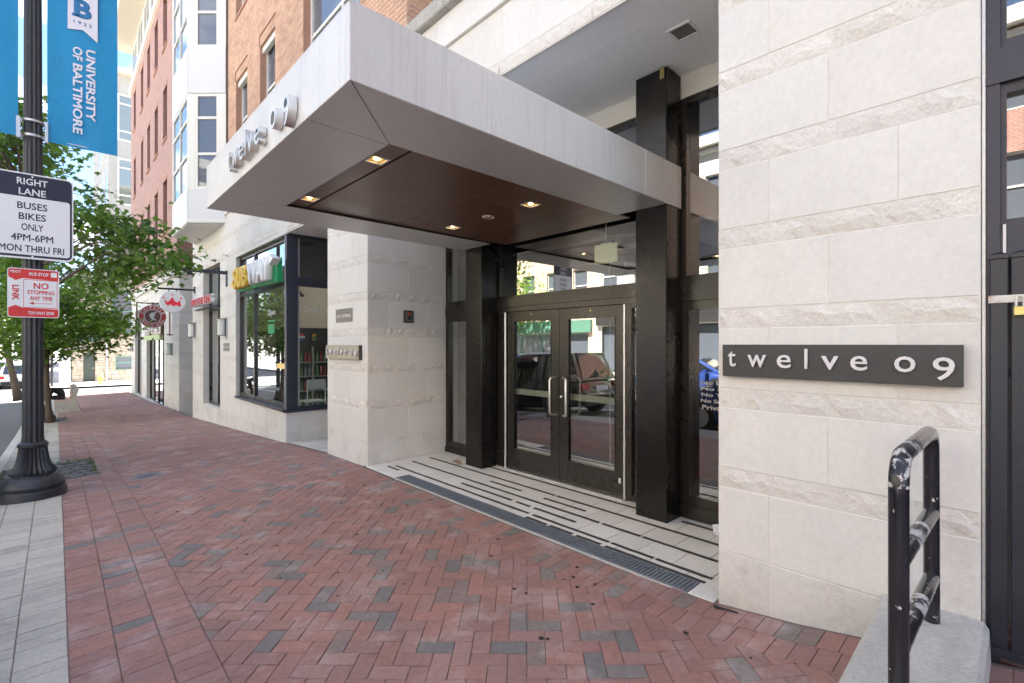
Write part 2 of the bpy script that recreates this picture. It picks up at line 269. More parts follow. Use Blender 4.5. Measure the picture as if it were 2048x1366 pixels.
class MB:
    def __init__(s): s.v, s.f, s.m, s.r = [], [], [], []
    def add(s, vs, fs, mi=0, rnd=0.5):
        b = len(s.v); s.v += [tuple(p) for p in vs]
        for q in fs: s.f.append([b + i for i in q]); s.m.append(mi); s.r.append(rnd)
        return s
    def box(s, f, u0, u1, v0, v1, n0, n1, mi=0, rnd=0.5):
        P = [f(u, v, n) for n in (n0, n1) for u, v in ((u0, v0), (u1, v0), (u1, v1), (u0, v1))]
        return s.add(P, ((0, 3, 2, 1), (4, 5, 6, 7), (0, 1, 5, 4), (1, 2, 6, 5), (2, 3, 7, 6), (3, 0, 4, 7)), mi, rnd)
    def cbox(s, f, u0, u1, v0, v1, n0, n1, c=0.004, mi=0, rnd=0.5):      # box whose +n face has a chamfer all round
        P = [f(u, v, n0) for u, v in ((u0, v0), (u1, v0), (u1, v1), (u0, v1))] + [f(u, v, n1 - c) for u, v in ((u0, v0), (u1, v0), (u1, v1), (u0, v1))] \
          + [f(u, v, n1) for u, v in ((u0 + c, v0 + c), (u1 - c, v0 + c), (u1 - c, v1 - c), (u0 + c, v1 - c))]
        fs = [(8, 9, 10, 11)]
        for i in range(4):
            j = (i + 1) % 4; fs += [(i, j, 4 + j, 4 + i), (4 + i, 4 + j, 8 + j, 8 + i)]
        return s.add(P, fs, mi, rnd)
    def poly(s, f, pts, n0, n1, mi=0, rnd=0.5, c=0.0):                  # convex or plain polygon extruded n0..n1
        k = len(pts); P = [f(a, b, n0) for a, b in pts] + [f(a, b, n1 - c) for a, b in pts]
        fs = [tuple(range(k - 1, -1, -1))] + [(i, (i + 1) % k, k + (i + 1) % k, k + i) for i in range(k)]
        if c:
            cx = sum(p[0] for p in pts) / k; cy = sum(p[1] for p in pts) / k
            for a, b in pts:
                d = math.hypot(a - cx, b - cy) or 1; P.append(f(a - (a - cx) / d * c * 1.3, b - (b - cy) / d * c * 1.3, n1))
            fs += [(k + i, k + (i + 1) % k, 2 * k + (i + 1) % k, 2 * k + i) for i in range(k)] + [tuple(range(2 * k, 3 * k))]
        else: fs.append(tuple(range(k, 2 * k)))
        return s.add(P, fs, mi, rnd)
    def tube(s, pts, rad, k=10, mi=0, cap=True, rnd=0.5):
        pts = [Vector(p) for p in pts]; rad = rad if isinstance(rad, (list, tuple)) else [rad] * len(pts)
        b = len(s.v); up = None
        for i, p in enumerate(pts):
            d = (pts[min(i + 1, len(pts) - 1)] - pts[max(i - 1, 0)]).normalized()
            if up is None: up = d.orthogonal().normalized()
            up = (up - d * up.dot(d)).normalized(); sd_ = d.cross(up)
            for j in range(k):
                a = 2 * math.pi * j / k; s.v.append(tuple(p + (up * math.cos(a) + sd_ * math.sin(a)) * rad[i]))
        for i in range(len(pts) - 1):
            for j in range(k):
                s.f.append([b + i * k + j, b + i * k + (j + 1) % k, b + (i + 1) * k + (j + 1) % k, b + (i + 1) * k + j]); s.m.append(mi); s.r.append(rnd)
        if cap:
            s.f.append([b + j for j in range(k - 1, -1, -1)]); s.f.append([b + (len(pts) - 1) * k + j for j in range(k)]); s.m += [mi, mi]; s.r += [rnd, rnd]
        return s
    def lathe(s, o, prof, k=24, mi=0, flute=0.0, nf=0):                  # prof = (radius, z) list
        b = len(s.v)
        for r, z in prof:
            for j in range(k):
                a = 2 * math.pi * j / k; q = r * (1 - flute * (0.5 + 0.5 * math.cos(a * nf))) if nf else r
                s.v.append((o[0] + q * math.cos(a), o[1] + q * math.sin(a), o[2] + z))
        for i in range(len(prof) - 1):
            for j in range(k): s.f.append([b + i * k + j, b + i * k + (j + 1) % k, b + (i + 1) * k + (j + 1) % k, b + (i + 1) * k + j]); s.m.append(mi); s.r.append(0.5)
        s.f.append([b + j for j in range(k - 1, -1, -1)]); s.f.append([b + (len(prof) - 1) * k + j for j in range(k)]); s.m += [mi, mi]; s.r += [0.5, 0.5]
        return s
    def mesh(s, name, mats, smooth=False):
        me = bpy.data.meshes.new(name); me.from_pydata(s.v, [], s.f)
        for m in (mats if isinstance(mats, (list, tuple)) else [mats]): me.materials.append(M[m])
        me.polygons.foreach_set('material_index', s.m)
        at = me.attributes.new('rnd', 'FLOAT', 'FACE'); at.data.foreach_set('value', s.r)
        if smooth: me.polygons.foreach_set('use_smooth', [True] * len(s.f))
        me.update(); return me
    def build(s, name, mats, parent=None, smooth=False, **tags):
        return link(name, s.mesh(name, mats, smooth), parent, **tags)

def link(name, me, parent=None, **tags):
    o = bpy.data.objects.new(name, me); C.objects.link(o)
    if parent is not None:
        o.parent = parent
        if parent.type == 'EMPTY' and parent.location.length > 0: o.matrix_parent_inverse = Matrix.Translation(-parent.location)
    for k, v in tags.items(): o[k] = v
    return o
def thing(name, label, cat, loc=(0, 0, 0), group=None, kind=None):
    o = bpy.data.objects.new(name, None); C.objects.link(o); o.location = loc; o.empty_display_size = 0.2
    o['label'] = label; o['category'] = cat
    if group: o['group'] = group
    if kind: o['kind'] = kind
    return o
def smooth_by_angle(o, deg=40):
    me = o.data; bm = bmesh.new(); bm.from_mesh(me)
    for e in bm.edges:
        e.smooth = len(e.link_faces) == 2 and e.calc_face_angle(3.2) < R(deg)
    for f_ in bm.faces: f_.smooth = True
    bm.to_mesh(me); bm.free(); return o

def ring_pts(cx, cy, r, k=32, a0=0, a1=2 * math.pi): return [(cx + r * math.cos(a0 + (a1 - a0) * i / k), cy + r * math.sin(a0 + (a1 - a0) * i / k)) for i in range(k)]
def rrect(u0, u1, v0, v1, r, k=5):
    P = []
    for cx, cy, a in ((u1 - r, v1 - r, 0), (u0 + r, v1 - r, 90), (u0 + r, v0 + r, 180), (u1 - r, v0 + r, 270)):
        P += [(cx + r * math.cos(R(a + 90 * i / k)), cy + r * math.sin(R(a + 90 * i / k))) for i in range(k + 1)]
    return P

def text(name, s, f, u, v, wdt, hgt, m, parent=None, depth=0.002, n=0.001, bold=0.0, align='C', space=1.0, tags=None, shear=0):
    """lettering fitted to width x height in frame f; f.u reading direction, f.v up; keeps the letters' own outline"""
    cu = bpy.data.curves.new('t', 'FONT'); cu.body = s; cu.extrude = 0.05; cu.bevel_depth = bold; cu.bevel_resolution = 0; cu.space_character = space; cu.resolution_u = 3; cu.shear = shear
    to = bpy.data.objects.new('t', cu); C.objects.link(to)
    dg = bpy.context.evaluated_depsgraph_get(); me = bpy.data.meshes.new_from_object(to.evaluated_get(dg)); bpy.data.objects.remove(to); bpy.data.curves.remove(cu)
    k = len(me.vertices); co = np.empty(k * 3); me.vertices.foreach_get('co', co); co = co.reshape(-1, 3)
    x0, x1, y0, y1 = co[:, 0].min(), co[:, 0].max(), co[:, 1].min(), co[:, 1].max()
    sx = wdt / max(1e-6, x1 - x0) if wdt else hgt / (y1 - y0); sy = hgt / max(1e-6, y1 - y0) if hgt else sx
    if not wdt: sx = sy
    a = (co[:, 0] - (x0 + x1) / 2) * sx + u; b = (co[:, 1] - (y0 + y1) / 2) * sy + v; zm = abs(co[:, 2]).max(); c = (co[:, 2] / zm + 1) / 2 * depth + n
    W = np.outer(a, f.u) + np.outer(b, f.v) + np.outer(c, f.n) + np.array(f.o)
    me.vertices.foreach_set('co', W.ravel()); me.materials.clear(); me.materials.append(M[m]); me.update(); me.name = name
    return link(name, me, parent, **(tags or {}))
def RX(x): return F((x, 0, 0), (0, -1, 0), (0, 0, 1), (-1, 0, 0))         # for reading text from the street: u runs towards -Y

# ------------------------------------------------------------------ ground levels
PROF = [(-40, 2.2), (-10, 1.0), (-2, 0.42), (0, 0.235), (0.55, 0.125), (0.9, 0.06), (1.36, 0.0), (2.2, -0.014), (6.1, -0.022), (7.5, -0.05), (9.34, -0.165), (13, -0.37), (17.7, -0.61), (20.75, -0.70), (28, -0.97), (35.6, -1.12), (50, -1.25), (80, -1.3), (400, -1.3)]
def prof(y):
    for (a, za), (b, zb) in zip(PROF, PROF[1:]):
        if y <= b: return za + (zb - za) * max(0, (y - a) / (b - a))
    return PROF[-1][1]
def G(x, y):                                                             # pavement surface
    return prof(y) - 0.018 * (3.08 - x)
def sheet(mb, x0, x1, ys, zf, mi=0):
    xs = [x0 + (x1 - x0) * i / 2 for i in range(3)]
    P = [(x, y, zf(x, y)) for y in ys for x in xs]
    n = len(xs)
    return mb.add(P, [(i * n + j, i * n + j + 1, (i + 1) * n + j + 1, (i + 1) * n + j) for i in range(len(ys) - 1) for j in range(n - 1)], mi)
YS = sorted(set([p[0] for p in PROF if p[0] < 36] + list(np.arange(-10, 36.1, 1.0)) + [36.0]))
YS = [float(y) for y in YS if -10 <= y <= 36]

def road_z(y): return G(-0.75, y) - 0.13
gm = MB(); gm.add([(-600, -300, -1.62), (600, -300, -1.62), (600, 900, -1.62), (-600, 900, -1.62)], [(0, 1, 2, 3)])
gm.build('ground', 'far_ground', kind='structure')
rm = MB(); RY = [-40.0, -20.0, -10.0] + [y for y in YS if y > -10] + [40.0, 44.0, 50.0, 60.0, 80.0, 140.0, 300.0]
sheet(rm, -11.6, -0.74, RY, lambda x, y: road_z(y))
road = rm.build('road', 'asphalt', kind='structure')
cm = MB(); sheet(cm, -0.74, 60, [36.4, 40.0, 44.4], lambda x, y: road_z(y) - 0.004); cm.build('cross_street', 'asphalt', kind='structure')
lm = MB()
for x0 in (-3.25, -6.9):
    sheet(lm, x0, x0 + 0.12, [y for y in RY if -10 <= y <= 36], lambda x, y: road_z(y) + 0.004)
    sheet(lm, x0, x0 + 0.12, [46.0, 60.0, 80.0, 140.0], lambda x, y: road_z(y) + 0.004)
for i in range(10):                                                      # crossing bars
    x = -1.6 - i * 0.95; sheet(lm, x - 0.4, x, [37.0, 39.6], lambda x, y: road_z(y) + 0.005)
lm.build('road_marking', 'road_paint', road)

sw = MB(); sheet(sw, -0.62, 3.09, YS, lambda x, y: G(x, y) - 0.0065); sheet(sw, 3.09, 4.6, [7.4, 9.34, 13.0], lambda x, y: G(3.08, y) - 0.02)
sidewalk = sw.build('sidewalk', 'joint', kind='structure')
ow = MB(); sheet(ow, -15.0, -11.6, RY, lambda x, y: road_z(y) + 0.12)
ow.build('opposite_pavement', 'concrete', kind='structure')
fs = MB(); sheet(fs, -0.6, 4.4, [44.6, 52.0, 80.0, 300.0], lambda x, y: road_z(y) + 0.13); sheet(fs, 4.4, 60, [44.6, 52.0], lambda x, y: road_z(y) + 0.13)
fs.build('far_pavement', 'concrete', kind='structure')

# kerb: separate stones
y = -4.0
while y < 35.5:
    l = 1.8 if y < 20 else 3.0
    km = MB(); y1 = min(y + l - 0.012, 36.2)
    P = [(x, yy, (G(-0.6, yy) + 0.002 if t else road_z(yy) - 0.2)) for yy in (y, y1) for x, t in ((-0.75, 0), (-0.61, 0), (-0.61, 1), (-0.735, 1), (-0.75, 1))]
    for q in (4, 9): P[q] = (P[q][0], P[q][1], P[q][2] - 0.015)
    km.add(P, [(0, 1, 6, 5), (1, 2, 7, 6), (2, 3, 8, 7), (3, 4, 9, 8), (4, 0, 5, 9), (0, 4, 3, 2, 1), (5, 6, 7, 8, 9)])
    km.build('kerb_stone', 'kerbstone', sidewalk); y += l

# ------------------------------------------------------------------ paving bricks
def clip(poly, axis, lim, keep_less):
    out = []
    for i in range(len(poly)):
        a, b = poly[i], poly[(i + 1) % len(poly)]
        ia = (a[axis] <= lim) == keep_less; ib = (b[axis] <= lim) == keep_less
        if ia: out.append(a)
        if ia != ib:
            t = (lim - a[axis]) / (b[axis] - a[axis]); out.append((a[0] + (b[0] - a[0]) * t, a[1] + (b[1] - a[1]) * t))
    return out
def area(p): return abs(sum(p[i][0] * p[(i + 1) % len(p)][1] - p[(i + 1) % len(p)][0] * p[i][1] for i in range(len(p)))) / 2
def shrink(p, g):
    cx = sum(q[0] for q in p) / len(p); cy = sum(q[1] for q in p) / len(p); out = []
    for x, y in p:
        d = math.hypot(x - cx, y - cy); out.append((x - (x - cx) / d * g * 1.4, y - (y - cy) / d * g * 1.4))
    return out
HX0, HX1 = 0.645, 2.665
bricks = []                                                              # (polygon, rnd, kind)
q = 0.1015; s2 = math.sqrt(0.5)
def clumpy(x, y): return (math.sin(x * 2.1 + y * 1.3) + math.sin(y * 2.7 - x * 1.7 + 1) + math.sin(x * .9 - y * .55 + 2)) / 3
def pick(x, y):
    p_dark = 0.115 + 0.10 * clumpy(x, y)
    return rng.uniform(0.78, 0.999) if rng.random() < p_dark else rng.uniform(0, 0.76)
pits = [(-0.62, 0.44, 8.95, 10.9), (-0.62, 0.30, 20.6, 22.2)]
def in_pit(x, y): return any(a < x < b and c < y < d for a, b, c, d in pits)
for i in range(-380, 80):
    for j in range(-10, 400):
        m4 = (i - j) % 4
        if m4 not in (0, 3): continue
        a0, b0 = i * q, j * q
        cx = (a0 + b0) * s2; cy = (b0 - a0) * s2
        if not (HX0 - .3 < cx < HX1 + .3 and -1.6 < cy < 36): continue
        w_, h_ = (2 * q, q) if m4 == 0 else (q, 2 * q)
        rect = [(a0, b0), (a0 + w_, b0), (a0 + w_, b0 + h_), (a0, b0 + h_)]
        p = [((a + b) * s2, (b - a) * s2) for a, b in rect]
        full = len(p)
        p = clip(clip(p, 0, HX1, True), 0, HX0, False)
        if len(p) < 3: continue
        p = clip(clip(p, 1, 36.1, True), 1, -1.5, False)
        if len(p) < 3 or area(p) < 0.0012: continue
        bricks.append((p, pick(cx, cy), 'paver'))
def soldier(x0, x1, y0, y1, m, step=0.1015, ph=0.0, white=False):
    y = y0 + ph
    while y < y1:
        xc = (x0 + x1) / 2
        if not in_pit(xc, y + step / 2):
            bricks.append(([(x0, y), (x1, y), (x1, y + step), (x0, y + step)], rng.random() if white else pick(xc, y), m))
        y += step
for k in range(3): soldier(0.05 + k * 0.1985, 0.05 + (k + 1) * 0.1985, -1.5, 36, 'paver', ph=0.03 * k)
soldier(2.665, 2.86, -1.5, 36, 'paver'); soldier(2.86, 3.055, -1.5, 36, 'paver', ph=0.02)
for k in range(3): soldier(-0.61 + k * 0.22, -0.61 + (k + 1) * 0.22, -1.5, 36, 'white_paver', step=0.115, ph=0.04 * k, white=True)

def brick_px(p):                                                        # rough size in the picture, 0 when out of view
    cx = sum(a for a, b in p) / len(p); cy = sum(b for a, b in p) / len(p)
    d = 0.6851 * cx + 0.7284 * cy
    if d < 0.3: return 0
    px = 1024 + 970 * (0.7284 * cx - 0.6851 * cy) / d; py = 688 - 970 * (G(cx, cy) - 1.65) / d
    if not (-30 < px < 2078 and py < 1390): return 0
    if cy < 0.62 and cx > 1.2: return 0
    return area(p) / d ** 3
def paver_piece(mb, p, rn, loc=None):
    p = shrink(p, 0.0010 + rng.random() * 0.0012); k = len(p); dz = rng.uniform(-0.0022, 0.0022); c = 0.0035
    o = loc or (0, 0, 0); cx = sum(a for a, b in p) / k; cy = sum(b for a, b in p) / k
    tx, ty = rng.uniform(-.010, .010), rng.uniform(-.010, .010)
    z = lambda x, y: G(x, y) + dz + (x - cx) * tx + (y - cy) * ty
    top = []
    for x, y in p:
        d = math.hypot(x - cx, y - cy); top.append((x - (x - cx) / d * c, y - (y - cy) / d * c))
    P = [(x - o[0], y - o[1], z(x, y) - 0.02 - o[2]) for x, y in p] + [(x - o[0], y - o[1], z(x, y) - c - o[2]) for x, y in p] + [(x - o[0], y - o[1], z(x, y) - o[2]) for x, y in top]
    f = [tuple(range(2 * k, 3 * k))]
    for i in range(k):
        j = (i + 1) % k; f += [(i, j, k + j, k + i), (k + i, k + j, 2 * k + j, 2 * k + i)]
    mb.add(P, f, 0, rn)
order = sorted(range(len(bricks)), key=lambda i: -brick_px(bricks[i][0]))
singles = {}
for m_, nmax in (('paver', 300), ('white_paver', 150)):
    got = [i for i in order if bricks[i][2] == m_ and brick_px(bricks[i][0]) > 0][:nmax]; singles[m_] = set(got)
    nm = 'brick' if m_ == 'paver' else 'paving_stone'
    rest = MB()
    for i, (p, rn, m) in enumerate(bricks):
        if m != m_: continue
        if i in singles[m_]:
            cx = sum(a for a, b in p) / len(p); cy = sum(b for a, b in p) / len(p); loc = (cx, cy, G(cx, cy))
            mb = MB(); paver_piece(mb, p, rn, loc); o = mb.build(nm, m_, sidewalk); o.location = loc
        else: paver_piece(rest, p, rn)
    rest.build('brick_paving' if m_ == 'paver' else 'stone_paving', m_, sidewalk, kind='stuff')
# tree pits with cobbles
for k, (a, b, c, d) in enumerate(pits):
    pm = MB(); pm.add([(x, y, G(x, y) - 0.006) for x, y in ((a, c), (b, c), (b, d), (a, d))], [(0, 1, 2, 3)]); so_ = pm.build('tree_pit', 'soil', sidewalk)
    cb = MB(); y = c + 0.02
    while y < d - 0.1:
        x = a + 0.02 + rng.random() * 0.05
        while x < b - 0.1:
            ww, hh = rng.uniform(.11, .19), rng.uniform(.09, .115)
            x1 = min(x + ww, b - 0.01)
            pp = [(x + rng.uniform(0, .012), y + rng.uniform(0, .012)), (x1 - rng.uniform(.008, .02), y + rng.uniform(0, .012)), (x1 - rng.uniform(.008, .02), y + hh - rng.uniform(0, .012)), (x + rng.uniform(0, .012), y + hh - rng.uniform(0, .012))]
            zc = G(x, y) + rng.uniform(-.008, .012)
            cb.poly(F((0, 0, zc), (1, 0, 0), (0, 1, 0), (0, 0, 1)), pp, -0.03, 0.008, 0, rng.random(), c=0.012); x = x1
        y += 0.125
    cb.build('cobbles', 'cobble', so_, kind='stuff')
# weeds round the pit edge
wd = MB()
for i in range(130):
    a, b, c, d = pits[0]; e = rng.random()
    x, y = (rng.uniform(a, b), d + rng.uniform(-.05, .01)) if e < .6 else (b + rng.uniform(-.05, .01), rng.uniform(c, d))
    z = G(x, y); h = rng.uniform(.012, .05); an = rng.uniform(0, 6.28); dx, dy = math.cos(an) * .012, math.sin(an) * .012
    wd.add([(x - dx, y - dy, z), (x + dx, y + dy, z), (x + rng.uniform(-.03, .03), y + rng.uniform(-.03, .03), z + h)], [(0, 1, 2)], 0, rng.random())
wd.build('weeds', 'leaf_dark', sidewalk, kind='stuff')
# round iron cover
cv = thing('access_cover', 'round cast iron access cover set in the brick pavement', 'manhole cover', (0.9, 8.1, G(0.9, 8.1)))
mb = MB(); mb.lathe((0.9, 8.1, G(.9, 8.1) + .001), [(0.16, -0.02), (0.16, 0.004), (0.145, 0.007), (0.14, 0.003), (0.0, 0.003)], 28); mb.build('cover_plate', 'grate', cv)
mb = MB()
for i in range(-3, 4): mb.box(F((0.9, 8.1, G(.9, 8.1) + .003), (1, 0, 0), (0, 1, 0), (0, 0, 1)), i * .035 - .008, i * .035 + .008, -.08, .08, 0, .006)
mb.build('raised_rib', 'cast_iron', cv)

# ------------------------------------------------------------------ entrance landing
land = MB(); land.box(FW, 3.03, 4.62, 1.30, 6.2, -0.3, -0.012); landing = land.build('entrance_landing', 'grout', kind='structure')
cols = [(3.245, 3.35), (3.35, 3.65), (3.65, 3.95), (3.95, 4.25), (4.25, 4.40)]
for ci, (x0, x1) in enumerate(cols):
    y = 1.37 - (0.15 if ci % 2 else 0.0)
    while y < 6.13:
        a, b = max(y, 1.372), min(y + 0.305, 6.13)
        if b - a > 0.03:
            mb = MB(); mb.cbox(FW, x0 + .0035, x1 - .0035, a + .0035, b - .0035, -0.014, 0.0 + rng.uniform(-.0008, .0008), 0.0015, 0, rng.random()); mb.build('tile', 'tile', landing)
        y += 0.305
for y0, y1 in ((1.372, 1.55), (5.36, 5.74), (5.745, 6.13)):
    mb = MB(); mb.cbox(FW, 3.05, 3.24, y0, y1 - .004, -0.02, 0.003, 0.004, 0, 0.9); mb.build('edge_stone', 'tile', landing)
mb = MB(); mb.box(FW, 3.038, 3.056, 1.55, 5.36, -.05, -0.004); mb.build('grate_kerb', 'concrete', landing)
gr = MB(); gr.box(FW, 3.056, 3.066, 1.55, 5.36, -.03, 0.003); gr.box(FW, 3.232, 3.243, 1.55, 5.36, -.03, 0.003)
drain = thing('drain_grate', 'long grey metal drain grate between brick pavement and white tiles', 'drain', (3.15, 3.45, 0))
gr.build('grate_frame', 'grate', drain); mb = MB(); mb.box(FW, 3.066, 3.232, 1.55, 5.36, -.06, -0.022); mb.build('trough', 'gap_black', drain)
gs = MB(); y = 1.555
while y < 5.355: gs.box(FW, 3.066, 3.232, y, y + .014, -.02, .001); y += .030
for x in (3.10, 3.149, 3.198): gs.box(FW, x - .003, x + .003, 1.55, 5.36, -.02, -.001)
gs.build('grate_bars', 'grate', drain, kind='stuff')
# anti-slip strips, worn and broken
strips = [(3.262, [(5.92, 5.62), (3.27, 3.0), (2.97, 2.70), (2.66, 2.40), (2.36, 1.52)]), (3.35, [(5.86, 3.32), (3.27, 2.38), (2.36, 1.97), (1.95, 1.51)]), (3.65, [(5.92, 2.70), (2.67, 2.27), (2.25, 1.60)]),
          (3.955, [(5.95, 3.52), (3.5, 1.72)]), (4.235, [(5.2, 2.62), (2.2, 1.5)]), (3.50, [(4.6, 3.72), (3.66, 3.45), (3.40, 2.86)]), (3.80, [(4.42, 3.88), (3.54, 2.98)])]
for x, segs in strips:
    for a, b in segs:
        mb = MB(); k = max(2, int((a - b) / .06)); P = []
        for i in range(k + 1):
            yy = a + (b - a) * i / k; P += [(x - .018 + rng.uniform(-.003, .003), yy, 0.0042), (x + .018 + rng.uniform(-.003, .003), yy, 0.0042)]
        P2 = [(p[0], p[1], 0.0018) for p in P]; n = len(P)
        fcs = [(2 * i, 2 * i + 1, 2 * i + 3, 2 * i + 2) for i in range(k)] + [(2 * i, 2 * i + 2, n + 2 * i + 2, n + 2 * i) for i in range(k)] + [(2 * i + 1, n + 2 * i + 1, n + 2 * i + 3, 2 * i + 3) for i in range(k)]
        mb.add(P + P2, fcs); mb.build('grip_strip', 'grip_tape', landing)
# small litter
fk = thing('plastic_fork', 'black plastic fork lying on the bricks by the right pier', 'fork', (2.99, 1.27, G(2.99, 1.27)))
mb = MB(); zf = G(2.99, 1.27) + .010
mb.tube([(2.985, 1.335, zf), (2.985, 1.30, zf + .003), (2.99, 1.27, zf + .004), (3.005, 1.20, zf + .003)], [.013, .008, .005, .006], 6); mb.build('fork_body', 'black_gloss', fk)
bgm = MB(); import random as _r
for th in range(9):
    for ph in range(14):
        a = math.pi * th / 8; b = 2 * math.pi * ph / 14; r = 0.055 * (0.8 + .5 * rng.random()) * (1 if th < 7 else .8)
        bgm.v.append((4.16 + r * math.sin(a) * math.cos(b) * 1.1, 1.80 + r * math.sin(a) * math.sin(b) * 1.5, 0.045 + r * math.cos(a) * .8))
for th in range(8):
    for ph in range(14): bgm.f.append([th * 14 + ph, th * 14 + (ph + 1) % 14, th * 14 + 14 + (ph + 1) % 14, th * 14 + 14 + ph]); bgm.m.append(0); bgm.r.append(.5)
bgm.build('plastic_bag', 'bag_plastic', label='crumpled white plastic bag on the tiles beside the right pier', category='bag')
for k, (x, y, lb) in enumerate(((4.08, 5.48, 'larger brown dry leaf on the tiles left of the steel post'), (4.03, 5.33, 'smaller brown dry leaf on the tiles nearer the steel post'))):
    mb = MB(); P = [(x + math.cos(a) * r * (.09 - .03 * k), y + math.sin(a) * r * .06, .006 + .02 * abs(math.sin(a * 2))) for a, r in ((0, 1), (.9, .7), (1.8, 1), (2.8, .8), (3.9, 1), (5, .75))]
    mb.add(P + [(x, y, .012)], [(i, (i + 1) % 6, 6) for i in range(6)]); mb.build('dry_leaf', 'dry_leaf', label=lb, category='leaf')
# dark gum spots
gms = MB()
for i in range(70):
    x, y = rng.uniform(.8, 2.95), rng.uniform(.9, 9); z = G(x, y) + .0026; r = rng.uniform(.007, .018)
    gms.poly(F((x, y, z), (1, 0, 0), (0, 1, 0), (0, 0, 1)), [(math.cos(t * .9) * r * rng.uniform(.7, 1.2), math.sin(t * .9) * r * rng.uniform(.7, 1.2)) for t in range(7)], 0, .0012)
gms.build('gum_spots', 'rubber', sidewalk, kind='stuff')

# ------------------------------------------------------------------ masonry helpers
def subtract(r, o):
    u0, u1, v0, v1 = r; a, b, c, d = o
    if b <= u0 or a >= u1 or d <= v0 or c >= v1: return [r]
    out = []
    if a > u0: out.append((u0, a, v0, v1))
    if b < u1: out.append((b, u1, v0, v1))
    m0, m1 = max(u0, a), min(u1, b)
    if c > v0: out.append((m0, m1, v0, c))
    if d < v1: out.append((m0, m1, d, v1))
    return out
def rects_minus(r, ops):
    rs = [r]
    for o in ops: rs = [x for q_ in rs for x in subtract(q_, o)]
    return [x for x in rs if x[1] - x[0] > 0.02 and x[3] - x[2] > 0.015]
def rough_block(mb, f, u0, u1, v0, v1, n1, rn):
    k = max(3, min(6, int((u1 - u0) / 0.05))); P = []; fc = []
    for j in range(3):
        for i in range(k + 1):
            e = i in (0, k) or j in (0, 2)
            P.append(f(u0 + (u1 - u0) * (i + (0 if i in (0, k) else rng.uniform(-.3, .3))) / k, v0 + (v1 - v0) * (j + (0 if j != 1 else rng.uniform(-.35, .35))) / 2, n1 - 0.003 + (rng.uniform(-.001, .002) if e else rng.uniform(0.001, 0.013))))
    w_ = k + 1
    for j in range(2):
        for i in range(k): fc.append((j * w_ + i, j * w_ + i + 1, (j + 1) * w_ + i + 1, (j + 1) * w_ + i))
    mb.add(P, fc, 0, rn)
    B = [f(u, v, -0.002) for u, v in ((u0, v0), (u1, v0), (u1, v1), (u0, v1))]; b = len(mb.v); T = [P[0], P[k], P[2 * w_ + k], P[2 * w_]]
    mb.add(B + T, [(0, 1, 5, 4), (1, 2, 6, 5), (2, 3, 7, 6), (3, 0, 4, 7)], 0, rn)
def courses(z0, z1, low=None):
    """0.5 m module: a 0.12 m rough band under a 0.38 m smooth course; plain courses below 0.75"""
    cs = []; edges = [-1.6, -1.2, -0.8, -0.4, -0.03, 0.345, 0.75]
    for a, b in zip(edges, edges[1:]): cs.append((a, b, 's'))
    k = 1
    while 0.25 + .5 * k < z1: v = 0.25 + .5 * k; cs += [(v, v + .12, 'r'), (v + .12, v + .5, 's')]; k += 1
    return [(max(a, z0), min(b, z1), t) for a, b, t in cs if min(b, z1) - max(a, z0) > 0.03]
def masonry(parent, f, u0, u1, cs, ops=(), thick=0.05, L=0.605, ph=0.0, g=0.0022, skip=None):
    n = 0
    for ci, (v0, v1, t) in enumerate(cs):
        u = u0 - (ph + (L / 2 if ci % 4 in (1, 2) else 0)) % L if t == 's' else u0 - rng.uniform(0.02, 0.2)
        while u < u1 - 0.005:
            l = L if t == 's' else rng.choice((0.26, 0.34, 0.34, 0.41))
            for r in rects_minus((max(u, u0), min(u + l, u1), v0, v1), ops):
                a, b, c, d = r
                if skip and skip(a, b, c, d): continue
                mb = MB(); rn = rng.random()
                if t == 's': mb.cbox(f, a + g, b - g, c + g, d - g, -0.002, thick, 0.004, 0, rn)
                else: rough_block(mb, f, a + g, b - g, c + g, d - g, thick, rn)
                mb.build('stone_block', ('limestone_base' if v0 < G(3.08, (a + b) / 2 if f.u.y else 6.1) + .2 else 'limestone') if t == 's' else 'limestone_rough', parent); n += 1
            u += l
    return n
def wall(mb, f, u0, u1, v0, v1, ops, depth, mi=0, mj=None):
    """front face with openings and their reveals (reveals take material mj)"""
    us = sorted({u0, u1, *[o[0] for o in ops], *[o[1] for o in ops]}); vs_ = sorted({v0, v1, *[o[2] for o in ops], *[o[3] for o in ops]})
    us = [u for u in us if u0 <= u <= u1]; vs_ = [v for v in vs_ if v0 <= v <= v1]
    for a, b in zip(us, us[1:]):
        for c, d in zip(vs_, vs_[1:]):
            if any(o[0] < (a + b) / 2 < o[1] and o[2] < (c + d) / 2 < o[3] for o in ops): continue
            mb.add([f(a, c), f(b, c), f(b, d), f(a, d)], [(0, 1, 2, 3)], mi)
    for a, b, c, d in ops:
        if a < u0: continue
        for p in (((a, c), (b, c)), ((b, c), (b, d)), ((b, d), (a, d)), ((a, d), (a, c))):
            (x0, y0), (x1, y1) = p; mb.add([f(x0, y0), f(x1, y1), f(x1, y1, -depth), f(x0, y0, -depth)], [(0, 1, 2, 3)], mi if mj is None else mj)
